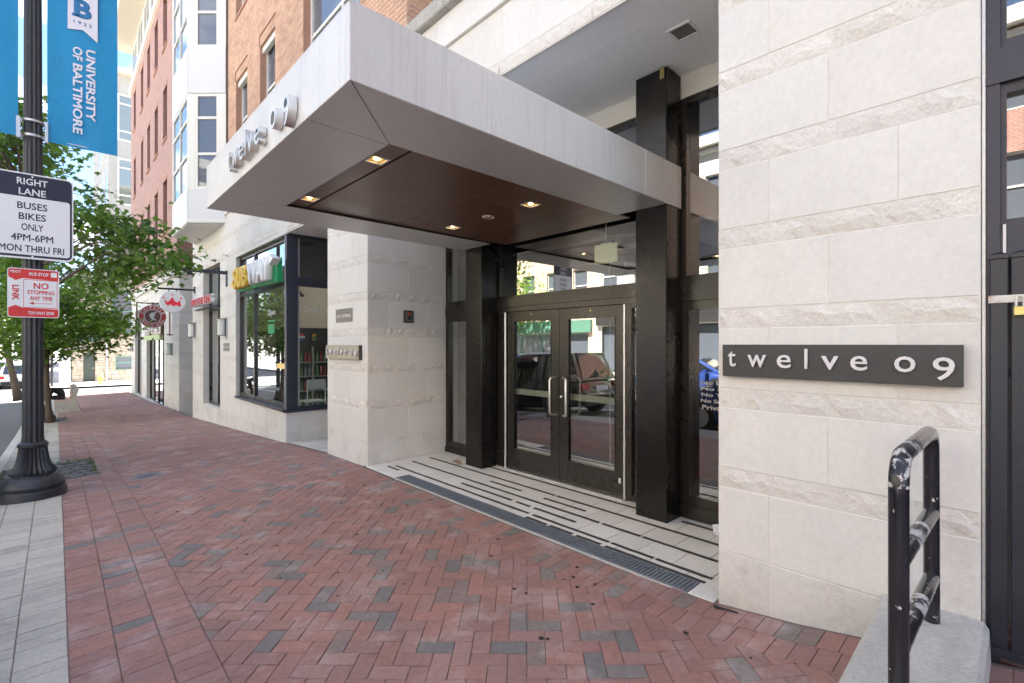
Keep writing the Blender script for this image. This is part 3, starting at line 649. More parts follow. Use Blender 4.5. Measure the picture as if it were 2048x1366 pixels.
def window(parent, f, u0, u1, v0, v1, n, fm='white_frame', gm_='sky_glass', t=0.06, mull=(), bars=(), name='window', d=0.06, gn=None):
    """frame with mullions (u positions) and bars (v positions); one pane per light"""
    mb = MB(); e = 0.0
    mb.box(f, u0, u0 + t, v0, v1, n - d, n); mb.box(f, u1 - t, u1, v0, v1, n - d, n); mb.box(f, u0 + t, u1 - t, v0, v0 + t, n - d, n - .001); mb.box(f, u0 + t, u1 - t, v1 - t, v1, n - d, n - .001)
    for m_ in mull: mb.box(f, m_ - t / 2, m_ + t / 2, v0 + t, v1 - t, n - d, n - .002)
    for b_ in bars: mb.box(f, u0 + t, u1 - t, b_ - t / 2, b_ + t / 2, n - d, n - .003)
    w_ = mb.build(name, fm, parent)
    us = [u0 + t] + [x for m_ in sorted(mull) for x in (m_ - t / 2, m_ + t / 2)] + [u1 - t]; vs_ = [v0 + t] + [x for b_ in sorted(bars) for x in (b_ - t / 2, b_ + t / 2)] + [v1 - t]
    for i in range(0, len(us), 2):
        for j in range(0, len(vs_), 2):
            p = MB(); z_ = n - d * 0.6 if gn is None else gn
            p.box(f, us[i] - .004, us[i + 1] + .004, vs_[j] - .004, vs_[j + 1] + .004, z_ - .006, z_) if False else p.add([f(us[i] - .004, vs_[j] - .004, z_), f(us[i + 1] + .004, vs_[j] - .004, z_), f(us[i + 1] + .004, vs_[j + 1] + .004, z_), f(us[i] - .004, vs_[j + 1] + .004, z_)], [(0, 3, 2, 1)])
            p.build('pane', gm_, w_)
    return w_

# ------------------------------------------------------------------ the apartment building (pale stone base, tan brick above)
A = thing('apartment_building', 'pale limestone and tan brick building with glazed entrance under the metal canopy', 'building', (3.6, 8, 0))
# right pier
mb = MB(); mb.box(FW, 3.0832, 4.9, 0.147, 1.35, -0.3, 9.0); rp = mb.build('stone_pier', 'mortar', A, label='right limestone pier carrying the large black sign')
masonry(rp, FX(3.13), 0.144, 1.354, courses(-0.12, 4.75), L=0.605, ph=0.0)
# left pier: street face and entrance face
mb = MB(); mb.box(FW, 3.0832, 4.6, 6.1412, 7.465, -0.4, 4.214); lp = mb.build('stone_pier', 'mortar', A, label='left limestone pier with the small sign and plaque')
masonry(lp, FX(3.13), 6.138, 7.469, courses(-0.25, 4.22), L=0.605, ph=0.1)
masonry(lp, FY(6.188), 3.081, 4.34, courses(-0.03, 4.2), L=0.605, ph=0.28)
# beam over the opening, ledge and coping
mb = MB(); mb.box(FW, 3.0832, 3.5, 1.35, 9.4, 4.217, 4.85); mb.box(FW, 3.05, 3.5, 0.15, 17.69, 4.852, 5.30); bm_ = mb.build('stone_beam', 'mortar', A)
masonry(bm_, FX(3.13), 1.356, 9.34, [(4.219, 4.335, 'r'), (4.335, 4.85, 's')], L=0.9, ph=0.2)
masonry(bm_, FX(3.13), 0.144, 17.7, [(4.85, 5.19, 's')], L=1.2, ph=0.5, thick=0.085)
y = -0.4
while y < 17.6:
    mb = MB(); mb.cbox(FX(3.13), y, min(y + 1.15, 17.7) - .006, 5.19, 5.36, -.3, 0.17, 0.012); mb.build('coping_stone', 'coping', bm_); y += 1.15
# thin metal drip edge under the beam with two rusty pins
mb = MB(); mb.box(FW, 3.086, 3.118, 1.36, 6.13, 4.205, 4.2145); mb.build('drip_edge', 'white_frame', bm_)
for yy in (2.35, 3.45):
    mb = MB(); mb.tube([(3.072, yy, 4.30), (3.07, yy, 4.215), (3.062, yy - .01, 4.195)], .005, 6); mb.build('rusty_pin', 'rusty_plate', bm_)
# recess ceiling
for k, (x0, x1) in enumerate(((3.12, 3.452), (3.456, 4.37))):
    mb = MB(); mb.box(FW, x0, x1, 1.345, 6.188, 4.216, 4.26); mb.build('ceiling_panel', 'soffit_paint', A)
mb = MB(); mb.box(FX(4.37), 1.345, 6.188, 4.0, 4.216, -.2, 0); mb.build('fascia_strip', 'stucco', A)
vt = MB(); fz = F((3.745, 1.93, 4.2155), (1, 0, 0), (0, 1, 0), (0, 0, -1))
for a, b, c, d in ((-.10, .10, -.10, -.082), (-.10, .10, .082, .10), (-.10, -.082, -.082, .082), (.082, .10, -.082, .082)): vt.box(fz, a, b, c, d, 0, .012)
vt_o = vt.build('ceiling_vent', 'lamp_trim', A); mb = MB(); mb.box(fz, -.082, .082, -.082, .082, 0, .003)
mb.build('vent_louvre', 'plaque_grey', vt_o)

# entrance glazing: bronze frames, clear panes
EX = FX(4.46)
def glaz(u0, u1, v0, v1, **k): return window(A, EX, u0, u1, v0, v1, 0.09, 'bronze_frame', 'door_glass', d=0.09, gn=0.05, name='entrance_window', **k)
glaz(5.255, 6.135, 0.08, 2.06, t=0.075); glaz(5.255, 6.135, 2.235, 3.99, t=0.055)                   # left side light
mb = MB(); mb.box(EX, 5.255, 6.135, 2.06, 2.235, 0, .10); mb.build('transom', 'bronze_frame', A); mb = MB(); mb.box(EX, 5.255, 6.135, 0.0, 0.08, 0, .105); mb.build('bottom_rail', 'bronze_frame', A)
glaz(2.58, 4.945, 2.235, 3.99, t=0.05, bars=(3.08,))                                             # over the doors
mb = MB(); mb.box(EX, 2.58, 4.945, 2.14, 2.235, 0, .115); mb.build('transom', 'bronze_frame', A); mb = MB(); mb.box(EX, 2.58, 4.945, 2.075, 2.138, 0, .10); mb.build('transom', 'bronze_frame', A)
mb = MB(); mb.box(EX, 4.775, 4.945, 0.0, 2.075, 0, .08); mb.box(EX, 4.80, 4.945, 0.02, 0.22, 0, .11); mb.build('door_jamb', 'bronze_frame', A)
mb = MB(); mb.box(EX, 2.88, 2.912, 0.0, 2.075, 0, .09); mb.build('door_jamb', 'bronze_frame', A)
glaz(2.58, 2.88, 0.02, 2.075, t=0.05)
glaz(1.345, 2.285, 0.13, 2.06, t=0.085); glaz(1.345, 2.285, 2.24, 3.99, t=0.06)
mb = MB(); mb.box(EX, 1.345, 2.285, 2.06, 2.24, 0, .11); mb.build('transom', 'bronze_frame', A); mb = MB(); mb.box(EX, 1.345, 2.285, 0.0, 0.13, 0, .115); mb.build('bottom_rail', 'bronze_frame', A)
mb = MB(); mb.box(FW, 4.33, 4.47, 2.912, 4.775, -.002, 0.012); mb.build('threshold', 'steel', A)
for u0, u1, hs in ((3.842, 4.772, 0), (2.915, 3.836, 1)):                                        # two door leaves
    d_ = MB(); fx = FX(4.435); t_ = .125
    d_.box(fx, u0, u0 + t_, .016, 2.07, 0, .045); d_.box(fx, u1 - t_, u1, .016, 2.07, 0, .045); d_.box(fx, u0 + t_, u1 - t_, .016, .27, 0, .0445); d_.box(fx, u0 + t_, u1 - t_, 1.955, 2.07, 0, .0445)
    for a in (u0 + t_, u1 - t_ - .012): d_.box(fx, a, a + .012, .27, 1.955, .03, .05)
    d_.box(fx, u0 + t_, u1 - t_, .27, .282, .03, .0495); d_.box(fx, u0 + t_, u1 - t_, 1.943, 1.955, .03, .0495)
    dr = d_.build('entrance_door', 'bronze_frame', A, label='left bronze framed glass door leaf' if not hs else 'right bronze framed glass door leaf')
    p = MB(); p.add([fx(u0 + t_ - .01, .26, .022), fx(u1 - t_ + .01, .26, .022), fx(u1 - t_ + .01, 1.96, .022), fx(u0 + t_ - .01, 1.96, .022)], [(0, 3, 2, 1)]); p.build('pane', 'door_glass', dr)
    yb = u0 + .06 if not hs else u1 - .06
    yo = yb + .0
    h = MB(); xs = 4.39
    yo = 3.905 if not hs else 3.655; ym = 3.89 if not hs else 3.775
    h.tube([(xs, ym, 1.25), (xs - .05, ym + (yo - ym) * .4, 1.25), (xs - .088, ym + (yo - ym) * .9, 1.238), (xs - .10, yo, 1.21), (xs - .10, yo, .84), (xs - .088, ym + (yo - ym) * .9, .812), (xs - .05, ym + (yo - ym) * .4, .80), (xs, ym, .80)], .0135, 12)
    smooth_by_angle(h.build('pull_handle', 'steel', dr))
    pb = MB(); pb.box(fx, u0 + .03, u1 - .03, .985, 1.055, -.06, -.025); pb.build('push_bar', 'push_bar', dr)
    rod = MB(); yr = u1 + .0 if not hs else u0 - .004; rod.tube([(4.368, yr, .01), (4.368, yr, 2.07)], .016, 12); smooth_by_angle(rod.build('pivot_rod', 'steel', dr))
    if hs: k_ = MB(); k_.lathe((0, 0, 0), [(.016, 0), (.016, .012), (.008, .014)], 12); ko = k_.build('lock_cylinder', 'steel', dr); ko.matrix_world = Matrix.Translation((4.39, u1 - .03, 1.02)) @ Matrix.Rotation(R(-90), 4, 'Y')
    k_ = MB(); k_.box(fx, (u0 + u1) / 2 - .008, (u0 + u1) / 2 + .008, 2.02, 2.036, .045, .049); k_.build('screw_cap', 'brass', dr)
    if hs: k_ = MB(); k_.box(fx, u0 + .06, u0 + .085, .16, .215, .045, .047); k_.build('sticker', 'sign_white', dr)
for k, (y0, y1) in enumerate(((2.27, 2.595), (4.93, 5.265))):
    mb = MB(); mb.cbox(FX(4.345), y0, y1, 0.0, 4.2, 0, .265, .006); mb.build('steel_post', 'black_steel', A, label=('right' if k == 0 else 'left') + ' black steel post of the entrance')
mb = MB(); mb.box(FX(4.08), 2.29, 2.33, 4.10, 4.2, 0, .012); mb.build('peeling_flap', 'brass', A)
# notice on the right side light
NT = RX(4.405)
for i, s_ in enumerate(('No Loitering', 'No Soliciting', 'No Trespassing', 'No Smoking', 'Private Residence')):
    text('notice_line', s_, NT, -(2.115 - .042 * len(s_) / 2), 1.285 - i * .056, .042 * len(s_) * .92, .043, 'lantern_glass', A, depth=.001, bold=.01)
# lobby
lo = MB()
lo.box(FW, 4.6, 9.2, 1.2, 6.2, -.06, -.01, 1); lo.box(FW, 4.6, 9.2, 1.2, 6.2, 4.05, 4.1, 0); lo.box(FW, 9.2, 9.3, 1.2, 6.2, -.06, 4.1, 0); lo.box(FW, 4.6, 9.3, 1.1, 1.2, -.06, 4.1, 0); lo.box(FW, 4.6, 9.3, 6.2, 6.3, -.06, 4.1, 0)
lo.box(FW, 5.2, 9.2, 1.2, 6.2, 3.0, 3.05, 0); lo.box(FW, 6.6, 6.75, 1.2, 2.4, 0, 3.0, 2); lo.box(FW, 6.6, 6.75, 4.4, 6.2, 0, 3.0, 2)
lo.build('lobby', ['interior_dark', 'interior_floor', 'interior_wall'], A)
ex = thing('exit_sign', 'pale square sign hanging inside above the entrance doors', 'sign', (4.9, 3.53, 2.64)); mb = MB(); mb.box(FX(4.92), 3.38, 3.69, 2.64, 2.87, 0, .04); mb.build('sign_panel', 'exit_panel', ex); mb = MB(); mb.box(FX(4.92), 3.45, 3.61, 2.87, 2.89, .005, .03); mb.tube([(4.9, 3.53, 2.89), (4.9, 3.53, 4.05)], .008, 6); mb.build('hanger', 'steel', ex)
mb = MB(); mb.tube([(5.3, 3.75, .0), (5.3, 3.75, 3.0)], .014, 8); mb.tube([(5.3, 1.95, .3), (5.3, 1.95, 2.0)], .014, 8); mb.build('inner_door_edge', 'push_bar', A)

# stone shopfront to the left of the entrance
SO = [(9.42, 12.75, 0.43, 3.68), (14.26, 16.25, -0.06, 3.77)]
mb = MB(); wall(mb, FX(3.0832), 9.346, 17.69, -1.2, 4.848, [(9.0, 9.42, .43, 3.68)] + SO, .27); mb.box(FW, 3.086, 4.6, 17.6, 17.69, -1.2, 4.848); mb.box(FW, 3.085, 4.6, 7.466, 9.345, 3.722, 4.216)
sfr = mb.build('shopfront_wall', 'mortar', A)
masonry(sfr, FX(3.13), 9.34, 17.7, courses(-1.1, 4.85), [(a, b, c, d) for a, b, c, d in SO] + [(9.0, 9.43, .385, 3.68)], L=0.605)
masonry(sfr, FX(3.13), 7.469, 9.34, courses(3.72, 4.216), L=0.605)
mb = MB(); mb.box(FW, 3.086, 4.6, 9.345, 9.40, -.5, .385); mb.build('side_plinth', 'mortar', A); masonry(sfr, FY(9.36), 3.081, 4.6, courses(-0.4, 0.385), L=0.605, thick=.02)
mb = MB(); mb.box(FW, 3.1, 4.6, 7.46, 9.34, 3.70, 3.719); mb.build('recess_soffit', 'soffit_paint', A)
mb = MB(); mb.box(FW, 3.62, 3.85, 8.5, 8.8, 3.688, 3.70); mb.build('ceiling_vent', 'interior_dark', A)
mb = MB(); mb.box(FW, 4.6, 4.7, 7.44, 9.4, -.4, 3.75); mb.build('recess_wall', 'interior_wall', A)
mb = MB(); sheet(mb, 3.09, 4.6, [7.44, 8.4, 9.38], lambda x, y: G(3.08, y) + .004); mb.build('recess_floor', 'concrete', A)
mb = MB(); mb.box(FX(3.13), 9.30, 12.78, 0.385, .435, -.2, .075); mb.box(FY(9.34), 3.055, 4.6, 0.385, .435, -.1, .03); mb.build('window_sill', 'navy_frame', A)
window(A, FX(3.13), 9.46, 12.75, 0.435, 3.68, -0.03, 'bronze_frame', 'shop_glass', t=.075, mull=(11.62,), bars=(2.79,), name='shop_window', gn=-.07)
window(A, FX(3.13), 14.26, 16.25, -0.06, 3.77, -0.10, 'bronze_frame', 'shop_glass', t=.06, mull=(15.2,), bars=(2.62,), name='shop_window', gn=-.14)
mb = MB(); mb.box(FW, 3.095, 3.25, 9.345, 9.46, .435, 3.70); mb.build('corner_post', 'navy_frame', A)
window(A, FY(9.37), 3.25, 4.55, 0.435, 2.78, 0.02, 'navy_frame', 'side_glass', t=.045, name='shop_window', gn=.0)
window(A, FY(9.37), 3.25, 4.55, 2.86, 3.70, 0.02, 'navy_frame', 'side_glass', t=.045, name='shop_window', gn=.0)
mb = MB(); mb.box(FY(9.37), 3.25, 4.55, 2.78, 2.86, -.02, .022); mb.build('transom', 'navy_frame', A)
mb = MB(); mb.box(FY(9.44), 3.3, 4.55, 2.80, 3.70, 0, .01); mb.build('blank_panel', 'interior_dark', A)
FM = F((0, 9.385, 0), (-1, 0, 0), (0, 0, 1), (0, 1, 0)); text('unit_number', '1209-C', FM, -3.585, 2.315, .31, .115, 'sign_white', A, depth=.001, bold=.015)
# shop interior
si = MB()
si.box(FW, 3.25, 8.2, 9.42, 17.6, -.32, -.26, 1); si.box(FW, 3.3, 8.2, 9.5, 17.6, 3.62, 3.7, 2); si.box(FW, 8.2, 8.3, 9.4, 17.6, -.3, 3.7, 0); si.box(FW, 3.3, 8.3, 17.5, 17.6, -.3, 3.7, 0); si.box(FW, 4.6, 8.3, 9.39, 9.44, -.3, 3.7, 0)
si.box(FW, 3.3, 6.2, 12.2, 12.3, 1.92, 3.62, 2); si.box(FW, 3.4, 6.2, 12.05, 12.2, 1.86, 1.94, 3); si.box(FW, 5.5, 6.2, 11.4, 12.3, -.26, 3.6, 0)
si.build('shop_interior', ['interior_wall', 'interior_floor', 'interior_light', 'interior_dark'], A)
mb = MB()
for yy in (10.6, 13.5, 16.0): mb.box(FW, 4.3, 6.9, yy, yy + .5, 3.60, 3.615)
mat('shop_fill_glow', (1, 1, 1), 0.5, var=0, emit=(1.0, 0.92, 0.8), estr=1.6); mb.build('fill_ceiling_panel', 'shop_fill_glow', A)  # glowing panels added to brighten the shop interior
# drinks cooler seen through the side window
ck = thing('drinks_cooler', 'dark drinks cooler full of bottles inside the corner shop window', 'cooler', (4.2, 11.4, -.26))
mb = MB(); mb.box(FW, 3.45, 4.95, 11.1, 11.15, -.26, 2.0); mb.box(FW, 3.45, 3.5, 10.75, 11.1, -.26, 2.0); mb.box(FW, 4.9, 4.95, 10.75, 11.1, -.26, 2.0); mb.box(FW, 3.5, 4.9, 10.75, 11.1, 1.60, 2.0); mb.box(FW, 3.5, 4.9, 10.75, 11.1, -.26, .30)
mb.box(FW, 4.08, 4.12, 10.735, 10.75, .3, 1.6, 1); mb.build('cooler_body', ['interior_dark', 'steel'], ck)
for z in (.30, .63, .94, 1.25):
    if z > .3:
        mb = MB(); mb.box(FW, 3.5, 4.9, 10.78, 11.1, z - .015, z); mb.build('cooler_shelf', 'steel', ck)
    for i in range(16):
        x = 3.56 + i * .086
        b_ = MB(); b_.lathe((x, 10.85, z), [(.03, 0), (.031, .13), (.012, .19), (.013, .225)], 8); b_.build('bottle', rng.choice(('bottle_a', 'bottle_b', 'bottle_c', 'bottle_c')), ck)
mb = MB(); mb.lathe((0, 0, 0), [(.075, 0), (.075, .004)], 20, 0)
for nm, x, ms in (('round_logo', 3.86, ('crown_red', 'sign_white', 'pepsi_blue')),):
    for i, (a, b) in enumerate(((.022, .075), (-.022, .022), (-.075, -.022))):
        pts = [(math.copysign(1, s_) * 0 + s_ * math.sqrt(max(0, .075 ** 2 - t_ ** 2)), t_) for s_, ts in ((1, np.linspace(a, b, 8)), (-1, np.linspace(b, a, 8))) for t_ in ts]
        m_ = MB(); m_.poly(FY(10.75), [(x + p_[0], 1.80 + p_[1]) for p_ in pts], 0, .004 + i * .0005); m_.build(nm, ms[i], ck)
text('letter_logo', 'S', FY(10.75), 4.14, 1.80, .10, .14, 'sub_yellow', ck, bold=.03)
text('letter_logo', 's', FY(10.745), 4.155, 1.77, .07, .09, 'subway_green', ck, bold=.03)
def chair(x, y, z):
    c_ = thing('metal_chair', 'pale metal chair standing inside the corner shop window', 'chair', (x, y, z))
    mb = MB(); mb.box(FW, x - .2, x + .2, y - .2, y + .2, z + .43, z + .455); mb.build('seat', 'chair_metal', c_)
    mb = MB(); mb.box(FW, x - .17, x + .17, y - .20, y - .185, z + .70, z + .90); mb.build('backrest', 'chair_metal', c_)
    for sx in (-1, 1):
        for sy in (-1, 1):
            mb = MB(); mb.tube([(x + sx * .19, y + sy * .19, z), (x + sx * .18, y + sy * .185, z + (.9 if sy < 0 else .43))], .013, 8); mb.build('leg', 'chair_metal', c_)
chair(3.92, 10.25, .02)
mb = MB(); mb.box(FW, 3.4, 5.4, 9.9, 10.6, -.26, .02); mb.build('raised_floor', 'interior_floor', A)
sc = thing('security_camera', 'small black camera under the shop ceiling behind the side window', 'camera', (3.5, 9.7, 2.6)); mb = MB(); mb.tube([(3.40, 9.62, 2.66), (3.52, 9.72, 2.60)], .035, 10); mb.tube([(3.42, 9.66, 2.66), (3.42, 9.7, 2.78)], .01, 6); mb.build('camera_body', 'black_gloss', sc)
# window lettering of the shop
D_ = RX(3.195)
text('window_lettering', 'Open', D_, -10.55, 2.28, .45, .16, 'sign_white', A, bold=.01); mb = MB(); mb.box(FX(3.195), 10.33, 10.77, 2.10, 2.14, 0, .002); mb.box(FX(3.195), 10.36, 10.75, 1.86, 2.06, 0, .002); mb.build('window_band', 'subway_green', A)
for (y, z, m_, w_) in ((9.95, 1.22, 'sub_yellow', .25),):
    mb = MB(); mb.box(FX(3.195), y - w_, y + w_, z - .05, z + .05, 0, .002); mb.build('window_band', m_, A)

# tan brick storeys
TW = [(12.05, 13.0, 5.9, 7.93), (10.15, 11.12, 5.9, 7.93), (6.5, 8.66, 5.9, 7.93), (12.05, 13.0, 9.44, 11.47), (10.15, 11.12, 9.44, 11.47), (6.5, 8.66, 9.44, 11.47)]
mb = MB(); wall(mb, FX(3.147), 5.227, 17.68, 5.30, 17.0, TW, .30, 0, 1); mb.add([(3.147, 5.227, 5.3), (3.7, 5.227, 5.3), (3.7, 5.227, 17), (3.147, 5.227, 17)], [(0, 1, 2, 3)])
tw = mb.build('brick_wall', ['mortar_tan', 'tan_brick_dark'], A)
mb = MB(); mb.box(FW, 3.7, 12, -0.3, 5.3, 5.30, 17); mb.box(FW, 3.75, 12, 5.3, 17.7, 5.3, 17.0); mb.box(FW, 4.9, 12, -.3, 1.3, -.3, 5.3); mb.box(FW, 9.35, 12, 1.3, 17.7, -.3, 5.3); mb.build('building_mass', 'tan_brick_dark', A)
bl = []
f1 = FX(3.17); f2 = FY(5.24); row = 0; z = 5.36
while z < 12.6:
    u = 5.235 - (.1025 if row % 2 else 0)
    while u < 13.8:
        for r in rects_minus((max(u, 5.22), min(u + .205, 13.8), z, z + .0675), TW): bl.append((f1, r, .03))
        u += .205
    u = 3.172 - (.1025 if row % 2 else 0)
    while u < 3.7:
        bl.append((f2, (max(u, 3.172), min(u + .205, 3.7), z, z + .0675), .02)); u += .205
    z += .0675; row += 1
def bsize(b):
    f_, r, t = b; p = f_((r[0] + r[1]) / 2, (r[2] + r[3]) / 2); d = .6851 * p.x + .7284 * p.y
    px = 1024 + 970 * (.7284 * p.x - .6851 * p.y) / d; py = 688 - 970 * (p.z - 1.65) / d
    if py < -15 or not (640 if f_ is f1 and p.z < 7.2 else 440) < px < 900: return 0
    fx_, fy_ = 697, 0                                                    # hidden behind the canopy?
    if px < 697 and py > 160 - (697 - px) * -0.908 - 130: return 0
    if px >= 697 and py > (px - 697) * .5046: return 0
    return (r[1] - r[0]) / d ** 2
od = sorted(range(len(bl)), key=lambda i: -bsize(bl[i])); sing = set(i for i in od[:300] if bsize(bl[i]) > 0); rest = MB()
for i, (f_, (a, b, c, d), t) in enumerate(bl):
    if b - a < .03 or d - c < .02: continue
    m_ = MB() if i in sing else rest
    m_.cbox(f_, a + .004, b - .004, c + .004, d - .004, -.002, t + rng.uniform(-.0015, .0015), .003, 0, rng.random())
    if i in sing: m_.build('brick', 'tan_brick', tw)
rest.build('brickwork', 'tan_brick', tw, kind='stuff')
for i, (a, b, c, d) in enumerate(TW):
    ml = ((a + b) / 2 - .22, ) if b - a > 1.5 else ()
    wo = window(A, FX(3.17), a, b, c, d, -0.10, 'white_frame', 'sky_glass', t=.06, mull=ml, bars=(c + 1.12,), name='window')
    mb = MB(); mb.box(FX(3.17), a, b, d - .13, d - .002, -.10, -.02); mb.build('window_head', 'white_frame', wo)
    mb = MB(); mb.box(FX(3.17), a - .02, b + .02, c - .07, c, -.12, .055); mb.build('window_sill', 'tan_brick_dark', wo)
    mb = MB(); mb.box(FX(3.17), a - .03, b + .03, d + .205, d + .225, 0, .045); mb.box(FX(3.17), b + .01, b + .03, d, d + .205, 0, .042); mb.build('brick_hood', 'tan_brick_dark', wo)
# set-back louvre above the beam
mb = MB(); z = 5.4
while z < 7.4: mb.add([(3.70, 1.5, z), (3.70, 4.75, z), (3.62, 4.75, z - .03), (3.62, 1.5, z - .03)], [(0, 1, 2, 3)]); z += .055
mb.box(FW, 3.60, 3.70, 4.75, 4.80, 5.3, 7.4); lv = mb.build('louvre_slats', 'louvre', A, kind='stuff')

# canted oriel bay
ob = [(3.10, 13.72), (2.42, 14.37), (2.42, 16.55), (3.10, 17.2)]
def facef(p, q_):
    p3, q3 = Vector((*p, 0)), Vector((*q_, 0)); u = (q3 - p3).normalized(); n = Vector((u.y, -u.x, 0))
    if n.dot(Vector((-1, 0, 0))) < 0: n = -n
    return F(p3, u, (0, 0, 1), n), (q3 - p3).length
mb = MB()
for z0, z1 in ((4.65, 4.66), (16.9, 17.0)): mb.poly(FW, [(3.2, 13.72)] + ob + [(3.2, 17.2)], z0, z1)
bay = mb.build('oriel_bay', 'white_panel', A)
mb = MB(); mb.poly(FW, [(3.2, 13.74), (3.1, 13.74), (2.45, 14.385), (2.45, 16.53), (3.1, 17.18), (3.2, 17.18)], 4.66, 16.9); mb.build('bay_core', 'interior_wall', bay)
mb = MB(); mb.poly(FW, [(3.12, 13.66), (2.38, 14.35), (2.38, 16.57), (3.12, 17.26)], 4.70, 4.76); mb.build('bottom_ledge', 'white_frame', bay)
for p, q_ in zip(ob, ob[1:]):
    f_, l = facef(p, q_); wide = l > 1.5; nn = 2 if wide else 1
    for z0, z1 in ((4.66, 5.52), (7.9, 9.08), (11.44, 12.62), (14.98, 16.9)):
        for k in range(nn):
            a, b = l * k / nn, l * (k + 1) / nn
            mb = MB(); mb.cbox(f_, a + .004, b - .004, z0 + .012, z1 - .004, 0, .03, .004); mb.build('bay_panel', 'white_panel', bay)
    for z0 in (5.52, 9.06, 12.60):
        ww = .17 if not wide else .05
        wo = window(A, f_, ww, l - ww, z0, z0 + 2.38, 0.02, 'white_frame', 'sky_glass', t=.065, mull=(l / 2,) if wide else (), bars=(z0 + .88, z0 + 1.78), d=.05)
        for a, b in ((0, ww), (l - ww, l)):
            mb = MB(); mb.box(f_, a + .001, b - .001, z0, z0 + 2.38, 0, .024); mb.build('bay_post', 'white_frame', bay)

# ------------------------------------------------------------------ entrance canopy
CN = thing('entrance_canopy', 'pale metal box canopy with brown soffit and steel letters over the entrance', 'canopy', (2.6, 3.8, 2.93))
X0, X1, Y0, Y1, Z0, Z1 = 1.04, 4.07, 2.255, 5.335, 2.935, 3.33
mb = MB(); mb.box(FW, X0 + .012, X1, Y0 + .012, Y1 - .012, Z0 + .06, Z1 - .01); mb.box(FW, X0 + .012, 1.55, Y0 + .012, Y1 - .012, Z0 + .004, Z0 + .06); mb.box(FW, 1.55, X1, Y0 + .012, 2.80, Z0 + .004, Z0 + .06); mb.box(FW, 1.55, X1, 4.74, Y1 - .012, Z0 + .004, Z0 + .06)
mb.build('canopy_core', 'gap_black', CN)
def panel(f, u0, u1, v0, v1, n0, n1, m='canopy_metal', nm='fascia_panel', c=.003):
    q_ = MB(); q_.cbox(f, u0, u1, v0, v1, n0, n1, c); return q_.build(nm, m, CN)
for a, b in ((Y0, 2.821), (2.826, 4.816), (4.821, Y1)): panel(FX(X0 + .012), a, b, Z0, Z1, 0, .012)
for a, b in ((X0, 3.698), (3.703, 4.335)): panel(FY(Y0 + .012), a, b, Z0, Z1, 0, .012)
FYp = F((0, Y1 - .012, 0), (1, 0, 0), (0, 0, 1), (0, 1, 0)); panel(FYp, X0, 4.06, Z0, Z1, 0, .012)
panel(FW, X0, 4.06, Y0 + .002, Y1 - .002, Z1 - .012, Z1 - .0005, nm='roof_sheet')
fd = F((0, 0, Z0 + .004), (1, 0, 0), (0, 1, 0), (0, 0, -1))
def soff(pts, m='canopy_soffit', nm='soffit_panel', dz=0.0, th=.004):
    q_ = MB(); q_.poly(F((0, 0, Z0 + .004 + dz), (1, 0, 0), (0, 1, 0), (0, 0, -1)), pts, 0, th); return q_.build(nm, m, CN)
g = .0025; I0, I1, J0, J1 = 1.56, 4.33, 2.81, 4.735
soff([(X0 + .013, Y0 + .013 + .004), (I0, J0 + g), (I0, 2.826), (X0 + .013, 2.821)])
soff([(X0 + .013, 2.826), (I0, 2.831), (I0, J1 - .02), (X0 + .013, 4.816)])
soff([(X0 + .013, 4.821), (I0, J1 - .015), (I0, J1), (X0 + .013, Y1 - .017)])
soff([(X0 + .017, Y0 + .013), (3.698, Y0 + .013), (3.698, J0), (I0 + .004, J0)])
soff([(3.702, Y0 + .013), (4.07, Y0 + .013), (4.07, J0), (3.702, J0)])
soff([(I0 + .004, J1), (3.698, J1), (3.698, Y1 - .013), (X0 + .017, Y1 - .013)])
soff([(3.702, J1), (4.07, J1), (4.07, Y1 - .013), (3.702, Y1 - .013)])
mb = MB(); mb.box(FW, I0, I1, J0, J1, Z0 + .040, Z0 + .058); mb.build('panel_backing', 'gap_black', CN)
cells = [(1.578, 1.742), (1.764, 2.710), (2.720, 3.680), (3.690, 4.33)]
lamps = [(1.66, 3.165, 0, 1), (1.66, 4.418, 1, 1), (3.24, 3.19, 1, 2), (3.24, 4.414, 1, 2)]
for a, b in cells:
    hs = [(lx - .058, lx + .058, ly - .058, ly + .058) for lx, ly, on, _ in lamps if a < lx < b]
    q_ = MB(); fb = F((0, 0, Z0 + .040), (1, 0, 0), (0, 1, 0), (0, 0, -1))
    for r in rects_minus((a, b, J0 + .012, J1 - .008), hs): q_.box(fb, *r, 0, .018)
    q_.build('brown_panel', 'brown_panel', CN)
